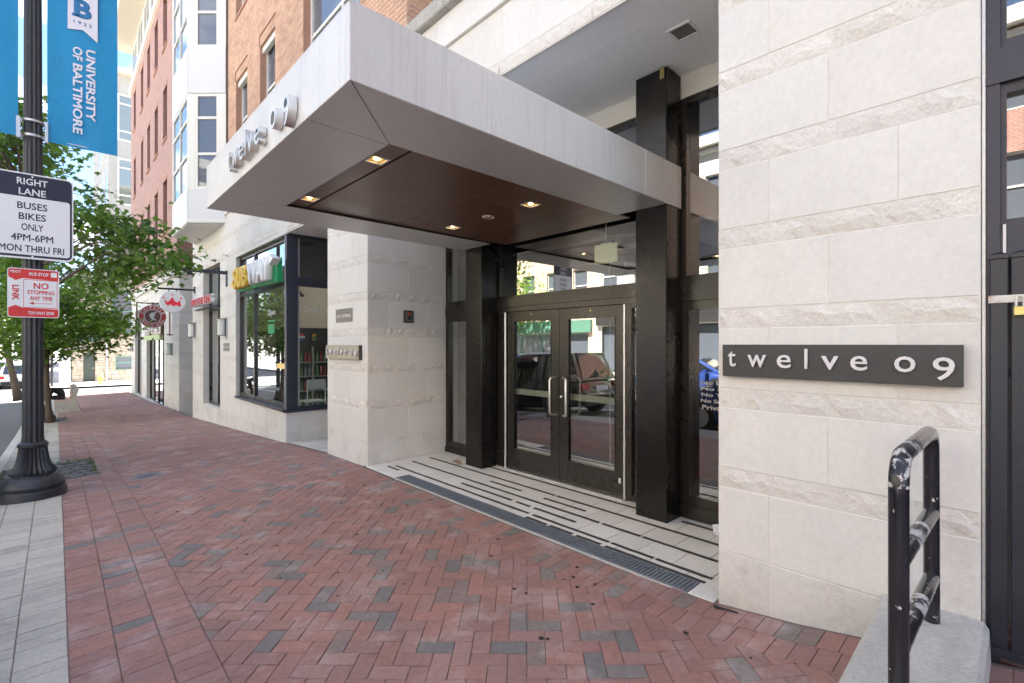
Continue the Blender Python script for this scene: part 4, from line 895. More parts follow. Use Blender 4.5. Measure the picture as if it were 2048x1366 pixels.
for i, (lx, ly, on, _) in enumerate(lamps):
    z = Z0 + .022; t = MB(); fl = F((lx, ly, z), (1, 0, 0), (0, 1, 0), (0, 0, -1))
    for a, b, c, d in ((-.07, .07, -.07, -.055), (-.07, .07, .055, .07), (-.07, -.055, -.055, .055), (.055, .07, -.055, .055)): t.box(fl, a, b, c, d, 0, .005)
    lt = t.build('recessed_light', 'lamp_trim', CN)
    r_ = MB(); P = [fl(a, b, 0) for a, b in ((-.055, -.055), (.055, -.055), (.055, .055), (-.055, .055))] + [fl(a, b, -.016) for a, b in ((-.04, -.04), (.04, -.04), (.04, .04), (-.04, .04))]
    r_.add(P, [(0, 1, 5, 4), (1, 2, 6, 5), (2, 3, 7, 6), (3, 0, 4, 7), (4, 5, 6, 7)]); r_.build('reflector', 'lamp_reflector', lt)
    b_ = MB(); b_.lathe((lx, ly, z + .006), [(.006, -.008), (.02, -.004), (.02, .004)], 10); b_.build('bulb', 'bulb', lt)
    ld = bpy.data.lights.new('lamp', 'SPOT'); ld.energy = 3; ld.color = (1, .75, .42); ld.spot_size = R(120); ld.shadow_soft_size = .03; lo_ = bpy.data.objects.new('lamp', ld); C.objects.link(lo_); lo_.location = (lx, ly, z - .012); lo_.parent = CN; lo_.matrix_parent_inverse = Matrix.Translation(-CN.location)
t = MB(); t.lathe((3.24, 3.80, Z0 + .010), [(.045, .012), (.062, .004), (.062, .0125)], 20); rd = t.build('sensor_ring', 'lamp_trim', CN); t = MB(); t.lathe((3.24, 3.80, Z0 + .007), [(.0, .0), (.036, .002), (.036, .012)], 16); t.build('sensor_lens', 'lamp_reflector', rd)
# steel letters: old-style figures, so the nought is as low as an o and the nine hangs below the line
def twelve(parent, f, us, base, xh, depth, m, n, wide=1.0, bold=.0):
    """us: centre of each letter along the frame"""
    spec = {'t': (.62, 1.28, 0), 'w': (1.42, 1.0, 0), 'e': (1.0, 1.04, 0), 'l': (.2, 1.52, 0), 'v': (1.1, 1.0, 0), 'o': (1.12, 1.06, 0), '9': (1.08, 1.5, -.46)}
    for ch, u in zip('twelveo9', us):
        w_, h_, dn = spec[ch]; body = 'o' if ch == 'o' else ch
        text('letter', body, f, u, base + xh * (dn + h_ / 2), xh * w_ * wide, xh * h_, m, parent, depth=depth, n=n, bold=bold)
twelve(CN, RX(X0), [-4.285, -4.13, -3.95, -3.84, -3.735, -3.57, -3.235, -3.0], 2.998, .122, .05, 'steel', .004, .85, .0)

# ------------------------------------------------------------------ signs on the piers
s1 = thing('name_sign', 'large black sign with raised white lettering on the right pier', 'sign', (3.05, .75, 1.45))
mb = MB(); mb.cbox(FX(3.08), .203, 1.304, 1.451, 1.646, -.004, .05, .002); mb.build('sign_plate', 'sign_black', s1)
twelve(s1, RX(3.03), [-1.243, -1.098, -.951, -.839, -.726, -.597, -.411, -.268], 1.512, .073, .012, 'letter_white', .003, 1.0, .006)
s2_ = thing('name_sign', 'bronze faced sign with raised lettering on the left pier', 'sign', (3.05, 6.85, 1.43))
mb = MB(); mb.cbox(FX(3.08), 6.295, 7.40, 1.43, 1.632, -.004, .05, .002); mb.build('sign_plate', 'sign_black', s2_)
mb = MB(); mb.box(FX(3.03), 6.297, 7.398, 1.432, 1.630, 0, .0025); mb.build('face_plate', 'sign_bronze', s2_)
twelve(s2_, RX(3.03), [-7.34, -7.195, -7.05, -6.937, -6.824, -6.695, -6.51, -6.367], 1.495, .075, .02, 'letter_white', .004, 1.0, .006)
s3 = thing('notice_plaque', 'flat grey bronze NO LOITERING plaque on the left pier', 'plaque', (3.07, 6.87, 1.97)); mb = MB(); mb.box(FX(3.08), 6.59, 7.14, 1.968, 2.166, 0, .008); mb.build('plaque_plate', 'plaque_grey', s3)
text('plaque_text', 'NO LOITERING', RX(3.072), -6.865, 2.06, .46, .045, 'letter_white', s3, bold=.012)
kb = thing('key_switch', 'small steel key switch plate with red light on the left pier', 'switch', (3.71, 6.13, 1.95))
fk_ = FY(6.138); mb = MB(); mb.poly(fk_, rrect(3.632, 3.79, 1.955, 2.135, .014), 0, .022, c=.003); mb.build('switch_box', 'sign_black', kb); mb = MB(); mb.poly(fk_, rrect(3.655, 3.768, 1.975, 2.115, .012), .022, .026); mb.build('steel_plate', 'plaque_grey', kb)
mb = MB(); mb.box(fk_, 3.69, 3.735, 2.075, 2.10, .026, .034); mb.build('red_light', 'key_red', kb); mb = MB(); mb.box(fk_, 3.685, 3.742, 1.995, 2.06, .026, .036); mb.build('reader', 'sign_black', kb)

# ------------------------------------------------------------------ neighbour: dark shopfront, gate, plinth, handrail
NB = thing('neighbour_building', 'dark navy framed shopfront of the neighbour at the right edge', 'building', (3.3, -3, 0.2))
mb = MB(); mb.box(FW, 3.35, 12, -26, .14, 3.2, 17); mb.box(FW, 3.9, 12, -26, .14, -.3, 3.2); mb.build('building_mass', 'dark_brick', NB)
mb = MB(); mb.box(FW, 3.10, 3.16, .132, .1435, .1, 4.5); mb.build('sealant_strip', 'galvanised', NB)
fn = FX(3.17)
mb = MB(); mb.box(fn, .085, .131, .2, 4.4, 0, .06); mb.box(fn, -1.9, -1.8, .2, 4.4, 0, .06); mb.box(fn, -1.8, .13, 2.83, 2.985, 0, .068); mb.box(fn, -1.8, .13, 2.03, 2.17, 0, .05)
mb.build('frame_post', 'navy_frame', NB)
window(NB, fn, -1.8, .11, 2.985, 4.4, .04, 'navy_frame', 'shop_glass', t=.045, name='shop_window', gn=0, d=.05, mull=(-.8,))
window(NB, fn, -1.8, .11, 2.17, 2.83, .04, 'navy_frame', 'shop_glass', t=.045, name='shop_window', gn=0, d=.05, mull=(-.8,))
mb = MB(); mb.box(FW, 3.3, 3.9, -3, .14, 2.1, 2.12); mb.box(FW, 3.3, 3.9, -3, .14, 3.18, 3.2); mb.box(FW, 3.85, 3.9, -3, .14, 0.1, 3.2); mb.box(FW, 3.35, 12, -26, -1.9, .1, 3.2); mb.build('dark_lobby', 'interior_wall', NB)
mb = MB(); mb.box(fn, .066, .076, 2.045, 2.19, .05, .056); mb.build('white_trim', 'letter_white', NB)
GT = thing('iron_gate', 'dark navy metal gate with hasp and padlock at the right edge', 'gate', (3.14, -.4, .25))
y = .120
k = 0
while y > -1.6:
    mb = MB(); fg = FX(3.09); mb.cbox(fg, y - .062, y - .002, .27, 2.035, -.03, .0, .004); ob_ = mb.build('picket', 'navy_paint', GT)
    mb = MB(); P = [fg(a, b, c) for a, b, c in ((y - .064, 2.035, .003), (y, 2.035, .003), (y, 2.035, -.033), (y - .064, 2.035, -.033), (y - .064, 2.052, .003), (y, 2.052, .003), (y, 2.052, -.033), (y - .064, 2.052, -.033), (y - .032, 2.066, -.015))]
    mb.add(P, [(0, 1, 5, 4), (1, 2, 6, 5), (2, 3, 7, 6), (3, 0, 4, 7), (4, 5, 8), (5, 6, 8), (6, 7, 8), (7, 4, 8)]); mb.build('post_cap', 'navy_paint', ob_)
    k += 1; y -= .067 if k == 1 else .115
mb = MB(); mb.box(FX(3.12), -1.65, .128, .25, .288, -.02, .05); mb.build('gate_rail', 'navy_paint', GT); mb = MB(); mb.box(FX(3.16), -1.65, .084, 1.5, 1.54, -.03, .03); mb.build('gate_rail', 'navy_paint', GT)
mb = MB(); mb.box(FX(3.09), -.03, .122, 1.835, 1.868, 0, .006); hp = mb.build('hasp', 'rusty_plate', GT)
for a in (.09, .03): mb = MB(); mb.box(FX(3.09), a - .017, a + .003, 1.842, 1.861, .006, .012); mb.build('hasp_knuckle', 'rusty_plate', hp)
pl = thing('padlock', 'brass padlock hanging from the rusty hasp of the gate', 'padlock', (3.11, .02, 1.78)); mb = MB(); mb.cbox(FX(3.09), .002, .042, 1.775, 1.815, .008, .03, .003); mb.build('lock_body', 'brass', pl); mb = MB(); mb.tube([(3.071, .010, 1.81), (3.071, .010, 1.85), (3.071, .016, 1.862), (3.071, .028, 1.862), (3.071, .034, 1.85), (3.071, .034, 1.81)], .005, 8); mb.build('shackle', 'rusty_plate', pl)
PL = MB(); zt = .385
P = [(1.55, .52, -.1), (1.55, .10, -.1), (3.075, .10, -.1), (3.075, .52, -.1), (1.55, .47, zt - .02), (1.55, .125, zt - .02), (3.075, .135, zt), (3.075, .485, zt), (1.55, .49, zt - .04), (1.55, .112, zt - .05), (3.075, .118, zt - .03), (3.075, .505, zt - .02)]
PL.add(P, [(4, 5, 6, 7), (8, 4, 7, 11), (9, 10, 6, 5), (9, 5, 4, 8), (0, 8, 11, 3), (1, 2, 10, 9), (0, 1, 9, 8), (3, 11, 7, 6, 10, 2)])
PL.build('concrete_plinth', 'concrete', label='low pale concrete plinth under the black handrail', category='plinth')
HR = thing('handrail', 'chipped black tubular handrail beside the right pier', 'handrail', (2.5, .3, .38))
def rail(pts, nm, r=.030):
    q_ = MB(); q_.tube(pts, r, 16); ob2 = smooth_by_angle(q_.build(nm, ['rail_paint', 'rail_worn'], HR))
    for p_ in ob2.data.polygons:
        if p_.center.z > 1.16 and p_.center.x < 2.44 or nm == 'cross_rail' and 2.35 < p_.center.x < 2.6: p_.material_index = 1
    return ob2
bend = [(2.12, .305, .2), (2.12, .305, 1.12)] + [(2.12 + .10 * (1 - math.cos(R(a))), .305, 1.155 + .10 * math.sin(R(a))) for a in range(0, 91, 15)] + [(2.42, .304, 1.255)] + [(2.82 + .10 * math.sin(R(a)), .302, 1.155 + .10 * math.cos(R(a))) for a in range(0, 91, 15)] + [(2.92, .30, .38)]
rail(bend, 'rail_loop'); rail([(2.14, .305, .90), (2.35, .304, .894), (2.6, .302, .888), (2.90, .30, .88)], 'cross_rail', .03); rail([(2.14, .305, .60), (2.35, .304, .596), (2.6, .302, .591), (2.90, .30, .585)], 'cross_rail', .03)

# ------------------------------------------------------------------ red brick building beyond, with the burrito shop
B = thing('brick_building', 'red brick building with limestone shop base and deep roof overhang', 'building', (3.3, 28, -1))
BX = 3.2
CO = [(24.06, 29.3, -1.02, 3.45), (31.2, 34.0, -1.1, 3.45)]
mb = MB(); wall(mb, FX(BX + .005), 20.755, 35.62, -1.4, 4.2, CO, .25); mb.box(FW, BX + .006, 5.0, 20.755, 20.9, -1.4, 4.15); mb.box(FW, 3.3, 12, 35.5, 35.6, -1.4, 4.3)
bw = mb.build('shopfront_wall', 'mortar', B)
masonry(bw, FX(BX + .05), 20.75, 35.65, courses(-1.35, 4.15), CO, L=.9, ph=.3)
masonry(bw, FY(20.80), BX + .001, 4.7, courses(-.9, 4.15), L=.605)
mb = MB(); mb.box(FX(BX), 20.60, 35.75, 4.15, 4.40, -.2, .10); mb.box(FX(BX), 20.56, 35.79, 4.40, 4.46, -.2, .16); mb.build('cornice', 'limestone', B)
for a, b, c, d in CO:
    n_ = 4 if b - a > 4 else 2; ml = [a + (b - a) * i / n_ for i in range(1, n_)]
    window(B, FX(BX + .05), a, b, c, d, -.08, 'bronze_frame', 'shop_glass', t=.07, mull=ml, bars=(1.95,), name='shop_window', gn=-.12)
WB = [(y0, y0 + .95, z0, z0 + 2.05) for z0 in (6.1, 9.8, 13.5) for y0 in (23.1, 25.45, 27.8, 30.2, 33.3)]
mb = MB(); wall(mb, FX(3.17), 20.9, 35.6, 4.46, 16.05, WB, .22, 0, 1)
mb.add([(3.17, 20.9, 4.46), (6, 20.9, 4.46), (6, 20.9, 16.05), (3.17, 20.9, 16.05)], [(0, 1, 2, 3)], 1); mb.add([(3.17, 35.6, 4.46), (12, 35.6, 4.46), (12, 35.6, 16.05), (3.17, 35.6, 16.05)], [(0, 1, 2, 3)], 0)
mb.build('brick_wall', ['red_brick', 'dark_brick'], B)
mb = MB(); mb.box(FW, 3.45, 12, 21.0, 35.5, 4.2, 18.5); mb.box(FW, 4.75, 12, 17.6, 35.5, -1.4, 16); mb.build('building_mass', 'interior_wall', B)
for a, b, c, d in WB:
    wo = window(B, FX(3.17), a, b, c, d, -.15, 'white_frame', 'sky_glass', t=.06, bars=(c + 1.1,))
    mb = MB(); mb.box(FX(3.17), a - .06, b + .06, d, d + .16, -.02, .012); mb.build('lintel', 'tan_brick_dark', wo)
    mb = MB(); mb.box(FX(3.17), a - .04, b + .04, c - .08, c, -.02, .05); mb.build('window_sill', 'tan_brick_dark', wo)
mb = MB(); mb.box(FX(3.17), 20.8, 35.7, 16.05, 16.4, -.2, .10); mb.build('cornice', 'white_frame', B)
mb = MB(); mb.box(FX(3.25), 20.9, 35.6, 16.4, 18.8, -.3, 0); mb.build('penthouse_wall', 'white_panel', B)
for i in range(6):
    y0 = 21.3 + i * 2.4; window(B, FX(3.25), y0, y0 + 1.9, 16.7, 18.5, .04, 'white_frame', 'sky_glass', t=.06, mull=(y0 + .95,), d=.045)
mb = MB(); mb.box(FW, 2.33, 12, 20.2, 36.4, 18.8, 18.86, 0); mb.box(FW, 2.30, 12, 20.17, 36.43, 18.86, 19.1, 1); mb.build('roof_overhang', ['cream_paint', 'white_frame'], B)
# shop interior of the brick building: dark depth behind the glass
mb = MB(); mb.box(FW, 4.6, 4.7, 23, 35, -1.3, 4); mb.box(FW, 3.4, 4.7, 23, 35, -1.3, -1.2); mb.box(FW, 3.4, 4.7, 23, 35, 3.9, 4); mb.build('shop_interior', 'interior_wall', B)
# wall sign of the burrito shop
cs = thing('shop_sign', 'brown wall sign with white letters and green band over the far shop doors', 'sign', (3.1, 26, 2.2))
mb = MB(); mb.box(FX(BX), 24.2, 29.0, 2.05, 2.75, .02, .10); mb.build('sign_board', 'chip_brown', cs); text('sign_text', 'CHIPOTLE', RX(BX - .10), -26.6, 2.4, 3.6, .42, 'letter_white', cs, depth=.04, bold=.02)
mb = MB(); mb.box(FX(BX), 24.2, 29.0, 1.82, 2.03, .02, .14); mb.build('sign_band', 'lime_band', cs)
# round hanging sign (faces along the street)
hs = thing('hanging_sign', 'round red and brown hanging sign with pepper emblem and ring lettering', 'sign', (2.58, 22.0, 2.3))
FH = FY(22.0); HX_, HZ_, HR_ = 2.58, 2.66, .40
for nm, r, m_, n_ in (('red_disc', HR_, 'chip_red', .04), ('white_ring', HR_ * .66, 'sign_white', .043), ('brown_disc', HR_ * .60, 'chip_brown', .046)):
    mb = MB(); mb.poly(FH, ring_pts(HX_, HZ_, r, 40), -.04 if nm == 'red_disc' else .03, n_); mb.build(nm, m_, hs)
mb = MB(); mb.poly(FH, ring_pts(HX_, HZ_, HR_ + .018, 40), -.035, .035); mb.build('rim', 'sign_white', hs)
for s_, a0, a1 in (('CHIPOTLE', 158, 22), ('MEXICAN GRILL', 205, 335)):
    for i, ch in enumerate(s_):
        if ch == ' ': continue
        a = R(a0 + (a1 - a0) * i / (len(s_) - 1)); up = 1 if a0 < 180 else -1; rr = HR_ * .83
        o = FH(HX_ + rr * math.cos(a), HZ_ + rr * math.sin(a), .0405); u = Vector((math.sin(a), 0, -math.cos(a))) * up; v = Vector((math.cos(a), 0, math.sin(a))) * up
        text('ring_letter', ch, F(o, u, v, (0, -1, 0)), 0, 0, .022 if ch == 'I' else .075 if s_ == 'CHIPOTLE' else .05, .10 if s_ == 'CHIPOTLE' else .075, 'sign_white', hs, depth=.002, bold=.03)
pep = [(-.06, .10), (-.02, .135), (.02, .12), (.06, .15), (.13, .17), (.135, .15), (.09, .125), (.075, .09), (.06, .03), (.03, -.02), (.06, -.08), (.12, -.12), (.06, -.13), (-.02, -.10), (-.08, -.03), (-.10, .04)]
mb = MB(); mb.poly(FH, [(HX_ + a * 1.0, HZ_ + b * 1.1) for a, b in pep], .045, .049); mb.build('pepper_emblem', 'lantern_glass', hs)
mb = MB()
for x in (2.12, 3.10): mb.tube([(x, 22, 1.95), (x, 22, 3.15)], .022, 8)
mb.tube([(2.1, 22, 3.14), (3.2, 22, 3.14)], .022, 8); mb.tube([(3.0, 22, 2.0), (3.2, 22, 2.0)], .02, 8); mb.tube([(2.58, 22, 3.1), (2.58, 22, 3.18)], .03, 8); mb.build('bracket', 'chip_brown', hs)
# smoothie shop: crown sign on a bar, bare bracket, channel letters
ck_ = thing('crown_sign', 'round white hanging sign with red crown on a black bar', 'sign', (2.5, 17.3, 2.5)); FC = FY(17.3)
mb = MB(); mb.tube([(2.14, 17.3, 3.27), (3.08, 17.3, 3.28)], .028, 8); mb.tube([(3.07, 17.3, 3.18), (3.07, 17.3, 3.38)], .03, 8)
for x in (2.42, 2.60): mb.tube([(x, 17.3, 3.26), (x, 17.3, 3.16)], .015, 8)
mb.build('hanger_bar', 'black_gloss', ck_); cx, cz, r = 2.50, 2.895, .32
mb = MB(); mb.poly(FC, ring_pts(cx, cz, r, 40), -.05, .05, c=.01); mb.build('sign_disc', 'sign_white', ck_)
cp = [(-.21, .06), (-.17, -.02), (-.12, .03), (-.06, -.03), (0, .14), (.05, 0), (.12, .02), (.17, -.03), (.20, .08), (.21, -.10), (.10, -.08), (.04, -.11), (-.04, -.08), (-.10, -.12), (-.19, -.08)]
cp = [(-.20, .09), (-.13, .0), (-.07, .05), (0, .17), (.05, .04), (.12, .0), (.18, .09), (.20, -.06), (.23, -.09), (.16, -.11), (.09, -.07), (.03, -.12), (-.05, -.06), (-.11, -.10), (-.17, -.05)]
mb = MB(); mb.poly(FC, [(cx + a, cz - .02 + b) for a, b in cp], .05, .056); mb.build('crown_emblem', 'crown_red', ck_)
for a, b in ((-.22, .13), (0, .22), (.21, .13)): mb = MB(); mb.poly(FC, ring_pts(cx + a, cz - .02 + b, .024, 12), .05, .056); mb.build('crown_ball', 'crown_red', ck_)
bb = thing('sign_bracket', 'empty dark steel bracket arm projecting from the stone shopfront', 'bracket', (2.6, 13.55, 3.4)); mb = MB(); mb.box(FW, 2.10, 3.06, 13.52, 13.58, 3.36, 3.44); mb.build('bracket_arm', 'navy_frame', bb); mb = MB(); mb.box(FW, 3.055, 3.085, 13.50, 13.60, 3.06, 3.46); mb.build('wall_plate', 'navy_frame', bb)
sk = thing('shop_sign', 'small red channel letter sign reading SMOOTHIE KING above the tall window', 'sign', (2.95, 15.3, 2.7))
mb = MB(); mb.box(FX(3.08), 14.2, 16.9, 2.62, 2.66, .02, .09); mb.build('sign_rail', 'navy_frame', sk); text('sign_text', 'SMOOTHIE KING', RX(2.98), -15.55, 2.83, 2.5, .24, 'sign_white', sk, depth=.09, bold=.03); text('sign_text', 'SMOOTHIE KING', RX(2.885), -15.55, 2.83, 2.46, .20, 'crown_red', sk, depth=.006, bold=.0)
sb = thing('shop_sign', 'yellow and white SUBWAY channel letters on a green board', 'sign', (2.95, 10.6, 2.8))
mb = MB(); mb.box(FX(3.08), 9.40, 12.0, 2.80, 3.24, .045, .13); mb.build('sign_board', 'subway_green', sb)
text('sign_text', 'SUB', RX(2.95), -11.42, 3.06, 1.02, .46, 'sub_yellow', sb, depth=.14, bold=.035); text('sign_text', 'WAY', RX(2.95), -10.16, 3.06, 1.42, .46, 'sub_white', sb, depth=.14, bold=.035)
for pts in ([(-9.44, 3.27), (-9.20, 3.18), (-9.44, 3.09)], [(-11.88, 2.86), (-12.12, 2.95), (-11.88, 3.04)]):
    mb = MB(); mb.poly(RX(2.95), pts, 0, .14); mb.build('arrow_tip', 'sub_white' if pts[0][0] > -10 else 'sub_yellow', sb)
ho = thing('hours_sign', 'white opening hours sheet in the shop window above the door glass', 'notice', (3.2, 12.2, 3.0)); mb = MB(); mb.box(FX(3.19), 11.95, 12.5, 2.95, 3.42, 0, .004); mb.build('sheet', 'sign_white', ho)
for i in range(4): mb = MB(); mb.box(FX(3.186), 12.02, 12.42, 3.0 + i * .1, 3.05 + i * .1, 0, .002); mb.build('printed_line', 'black_gloss', ho)
# wall lanterns
def lantern(y, z, x, lb):
    l_ = thing('wall_lantern', lb, 'lamp', (x, y, z), group='wall lanterns on the shopfronts')
    mb = MB(); mb.box(FX(x), y - .10, y + .10, z - .25, z + .25, 0, .03); mb.build('back_plate', 'galvanised', l_)
    mb = MB(); mb.lathe((x - .11, y, z - .2), [(.085, 0), (.085, .4)], 16); smooth_by_angle(mb.build('diffuser', 'lantern_glass', l_))
    for dz in (-.21, .2): mb = MB(); mb.box(FX(x), y - .10, y + .10, z + dz, z + dz + .02, .03, .21); mb.build('bracket', 'plaque_grey', l_)
lantern(13.62, 2.06, 3.08, 'wall lantern on the stone pier right of the tall window')
lantern(17.25, 2.06, 3.08, 'wall lantern under the black bar of the crown sign'); lantern(22.1, 1.45, BX, 'wall lantern on the far shop pilaster under the round red sign'); lantern(34.85, 1.45, BX, 'farthest wall lantern at the end of the brick building')
pq = thing('wall_plaque', 'small grey plaque below the lantern on the stone pier', 'plaque', (3.07, 13.6, 1.5)); mb = MB(); mb.box(FX(3.08), 13.33, 13.88, 1.47, 1.67, 0, .01); mb.build('plaque_plate', 'plaque_grey', pq)
text('plaque_text', 'NO LOITERING', RX(3.07), -13.6, 1.57, .46, .04, 'letter_white', pq, bold=.01)

# ------------------------------------------------------------------ far buildings
D = thing('stone_house', 'low rough stone house beyond the cross street', 'building', (3, 51, -1.3)); dz = road_z(51) + .13
DO = [(1.55, 2.25, dz, dz + 2.3), (3.3, 4.9, dz + 3.9, dz + 7.4), (3.5, 4.9, dz + .9, dz + 2.0), (1.1, 2.5, dz + 3.2, dz + 4.2)]
mb = MB(); wall(mb, FY(50.5), .9, 5.4, dz - .3, dz + 8.5, DO, .3, 0); mb.box(FW, .9, 5.4, 50.55, 58, dz + 8.3, dz + 8.5); dw = mb.build('stone_wall', 'stone_old_joint', D)
z = dz; sbm = MB()
while z < dz + 8.4:
    h = rng.uniform(.18, .32); u = .9 - rng.random() * .2
    while u < 5.4:
        l = rng.uniform(.25, .6)
        for r in rects_minus((max(u, .9), min(u + l, 5.4), z, z + h), DO): sbm.cbox(FY(50.5), r[0] + .012, r[1] - .012, r[2] + .012, r[3] - .012, 0, .03 + rng.random() * .03, .015, 0, rng.random())
        u += l
    z += h
sbm.build('stonework', 'stone_old', dw, kind='stuff')
mb = MB(); mb.box(FW, .9, 1.0, 50.52, 58, dz - .3, dz + 8.4); mb.build('side_wall', 'stone_old_joint', D)
for r in DO[1:]: window(D, FY(50.5), *r, -.15, 'green_paint', 'sky_glass', t=.08, bars=((r[2] + r[3]) / 2,))
mb = MB(); mb.box(FY(50.5), 1.55, 2.25, dz, dz + 2.3, -.2, -.12); dd = mb.build('door', 'dark_door', D); mb = MB(); mb.box(FY(50.5), 2.12, 2.16, dz + 1.0, dz + 1.1, -.12, -.06); mb.build('handle', 'brass', dd)
mb = MB(); mb.tube([(2.95, 50.4, dz), (2.95, 50.4, dz + 8)], .06, 8); mb.build('downpipe', 'galvanised', D)
T = thing('corner_tower', 'pale grey tower block with large corner windows behind the brick building', 'building', (6, 52, -1.3))
mb = MB(); mb.box(FW, 3.2, 14, 52.3, 75, 5, 24.3); mb.build('tower_wall', 'tower_render', T)
for z0 in (8.0, 13.4, 18.8):
    window(T, FY(52.3), 3.75, 9.0, z0, z0 + 3.9, .04, 'white_frame', 'pale_glass', t=.12, mull=(6.4,), bars=(z0 + .8, z0 + 3.1), d=.045)
    for y0 in (53.2, 57.5, 61.8): window(T, FX(3.2), y0, y0 + 3.0, z0, z0 + 3.9, .04, 'white_frame', 'sky_glass', t=.12, bars=(z0 + 3.1,), d=.045)
mb = MB(); mb.box(FW, 2.7, 14, 51.7, 75, 24.3, 24.7); mb.build('roof_slab', 'cream_paint', T)
BR = thing('far_brick_building', 'distant brown brick block glimpsed under the street trees', 'building', (0, 90, -1.3)); mb = MB(); mb.box(FW, 1.2, 14, 84, 110, -1.4, 7.5); mb.build('brick_wall', 'red_brick', BR)
for i in range(3): window(BR, FY(84), 2.0 + i * 2.2, 3.3 + i * 2.2, 1.5, 3.8, .04, 'white_frame', 'sky_glass', t=.1, d=.045)

# ------------------------------------------------------------------ street lamp with banners and signs
def lamp_post(x, y, lb, sc_=1.0, H=8.0):
    z = G(max(x, -.6), y); l_ = thing('street_lamp', lb, 'lamp post', (x, y, z), group='fluted street lamp posts')
    mb = MB(); mb.lathe((x, y, z), [(r * sc_ * .74, h * sc_) for r, h in ((.40, -.05), (.40, .09), (.385, .115), (.37, .12), (.385, .16), (.36, .21), (.29, .255), (.25, .27), (.245, .285))], 40); smooth_by_angle(mb.build('base_plinth', 'cast_iron', l_), 35)
    mb = MB(); mb.lathe((x, y, z), [(r * sc_ * .72, h * sc_) for r, h in ((.27, .28), (.285, .30), (.275, .325), (.235, .36), (.205, .42), (.185, .50), (.175, .565), (.172, .59))], 96, 0, .13, 24); smooth_by_angle(mb.build('fluted_bell', 'cast_iron', l_), 60)
    mb = MB(); mb.lathe((x, y, z), [(r * sc_ * .68, h * sc_) for r, h in ((.17, .585), (.195, .60), (.195, .63), (.165, .65), (.15, .655))], 36); smooth_by_angle(mb.build('collar', 'cast_iron', l_), 35)
    mb = MB(); mb.lathe((x, y, z), [(.103 * sc_, .64), (.096 * sc_, .72), (.092 * sc_, 2.5), (.080 * sc_, 5.0), (.07, H)], 96, 0, .16, 12); smooth_by_angle(mb.build('fluted_shaft', 'cast_iron', l_), 60)
    mb = MB(); mb.lathe((x, y, z + H), [(.10, 0), (.14, .05), (.20, .15), (.24, .45), (.16, .75), (.05, .9), (.02, 1.05)], 20); mb.build('lantern_globe', 'lantern_glass', l_)
    return l_
LX, LY = -.195, 7.93
lp1 = lamp_post(LX, LY, 'nearest fluted black lamp post with blue banners and street signs')
lamp_post(-.22, 21.0, 'second fluted lamp post behind the green bike rack', .8, 6.5)
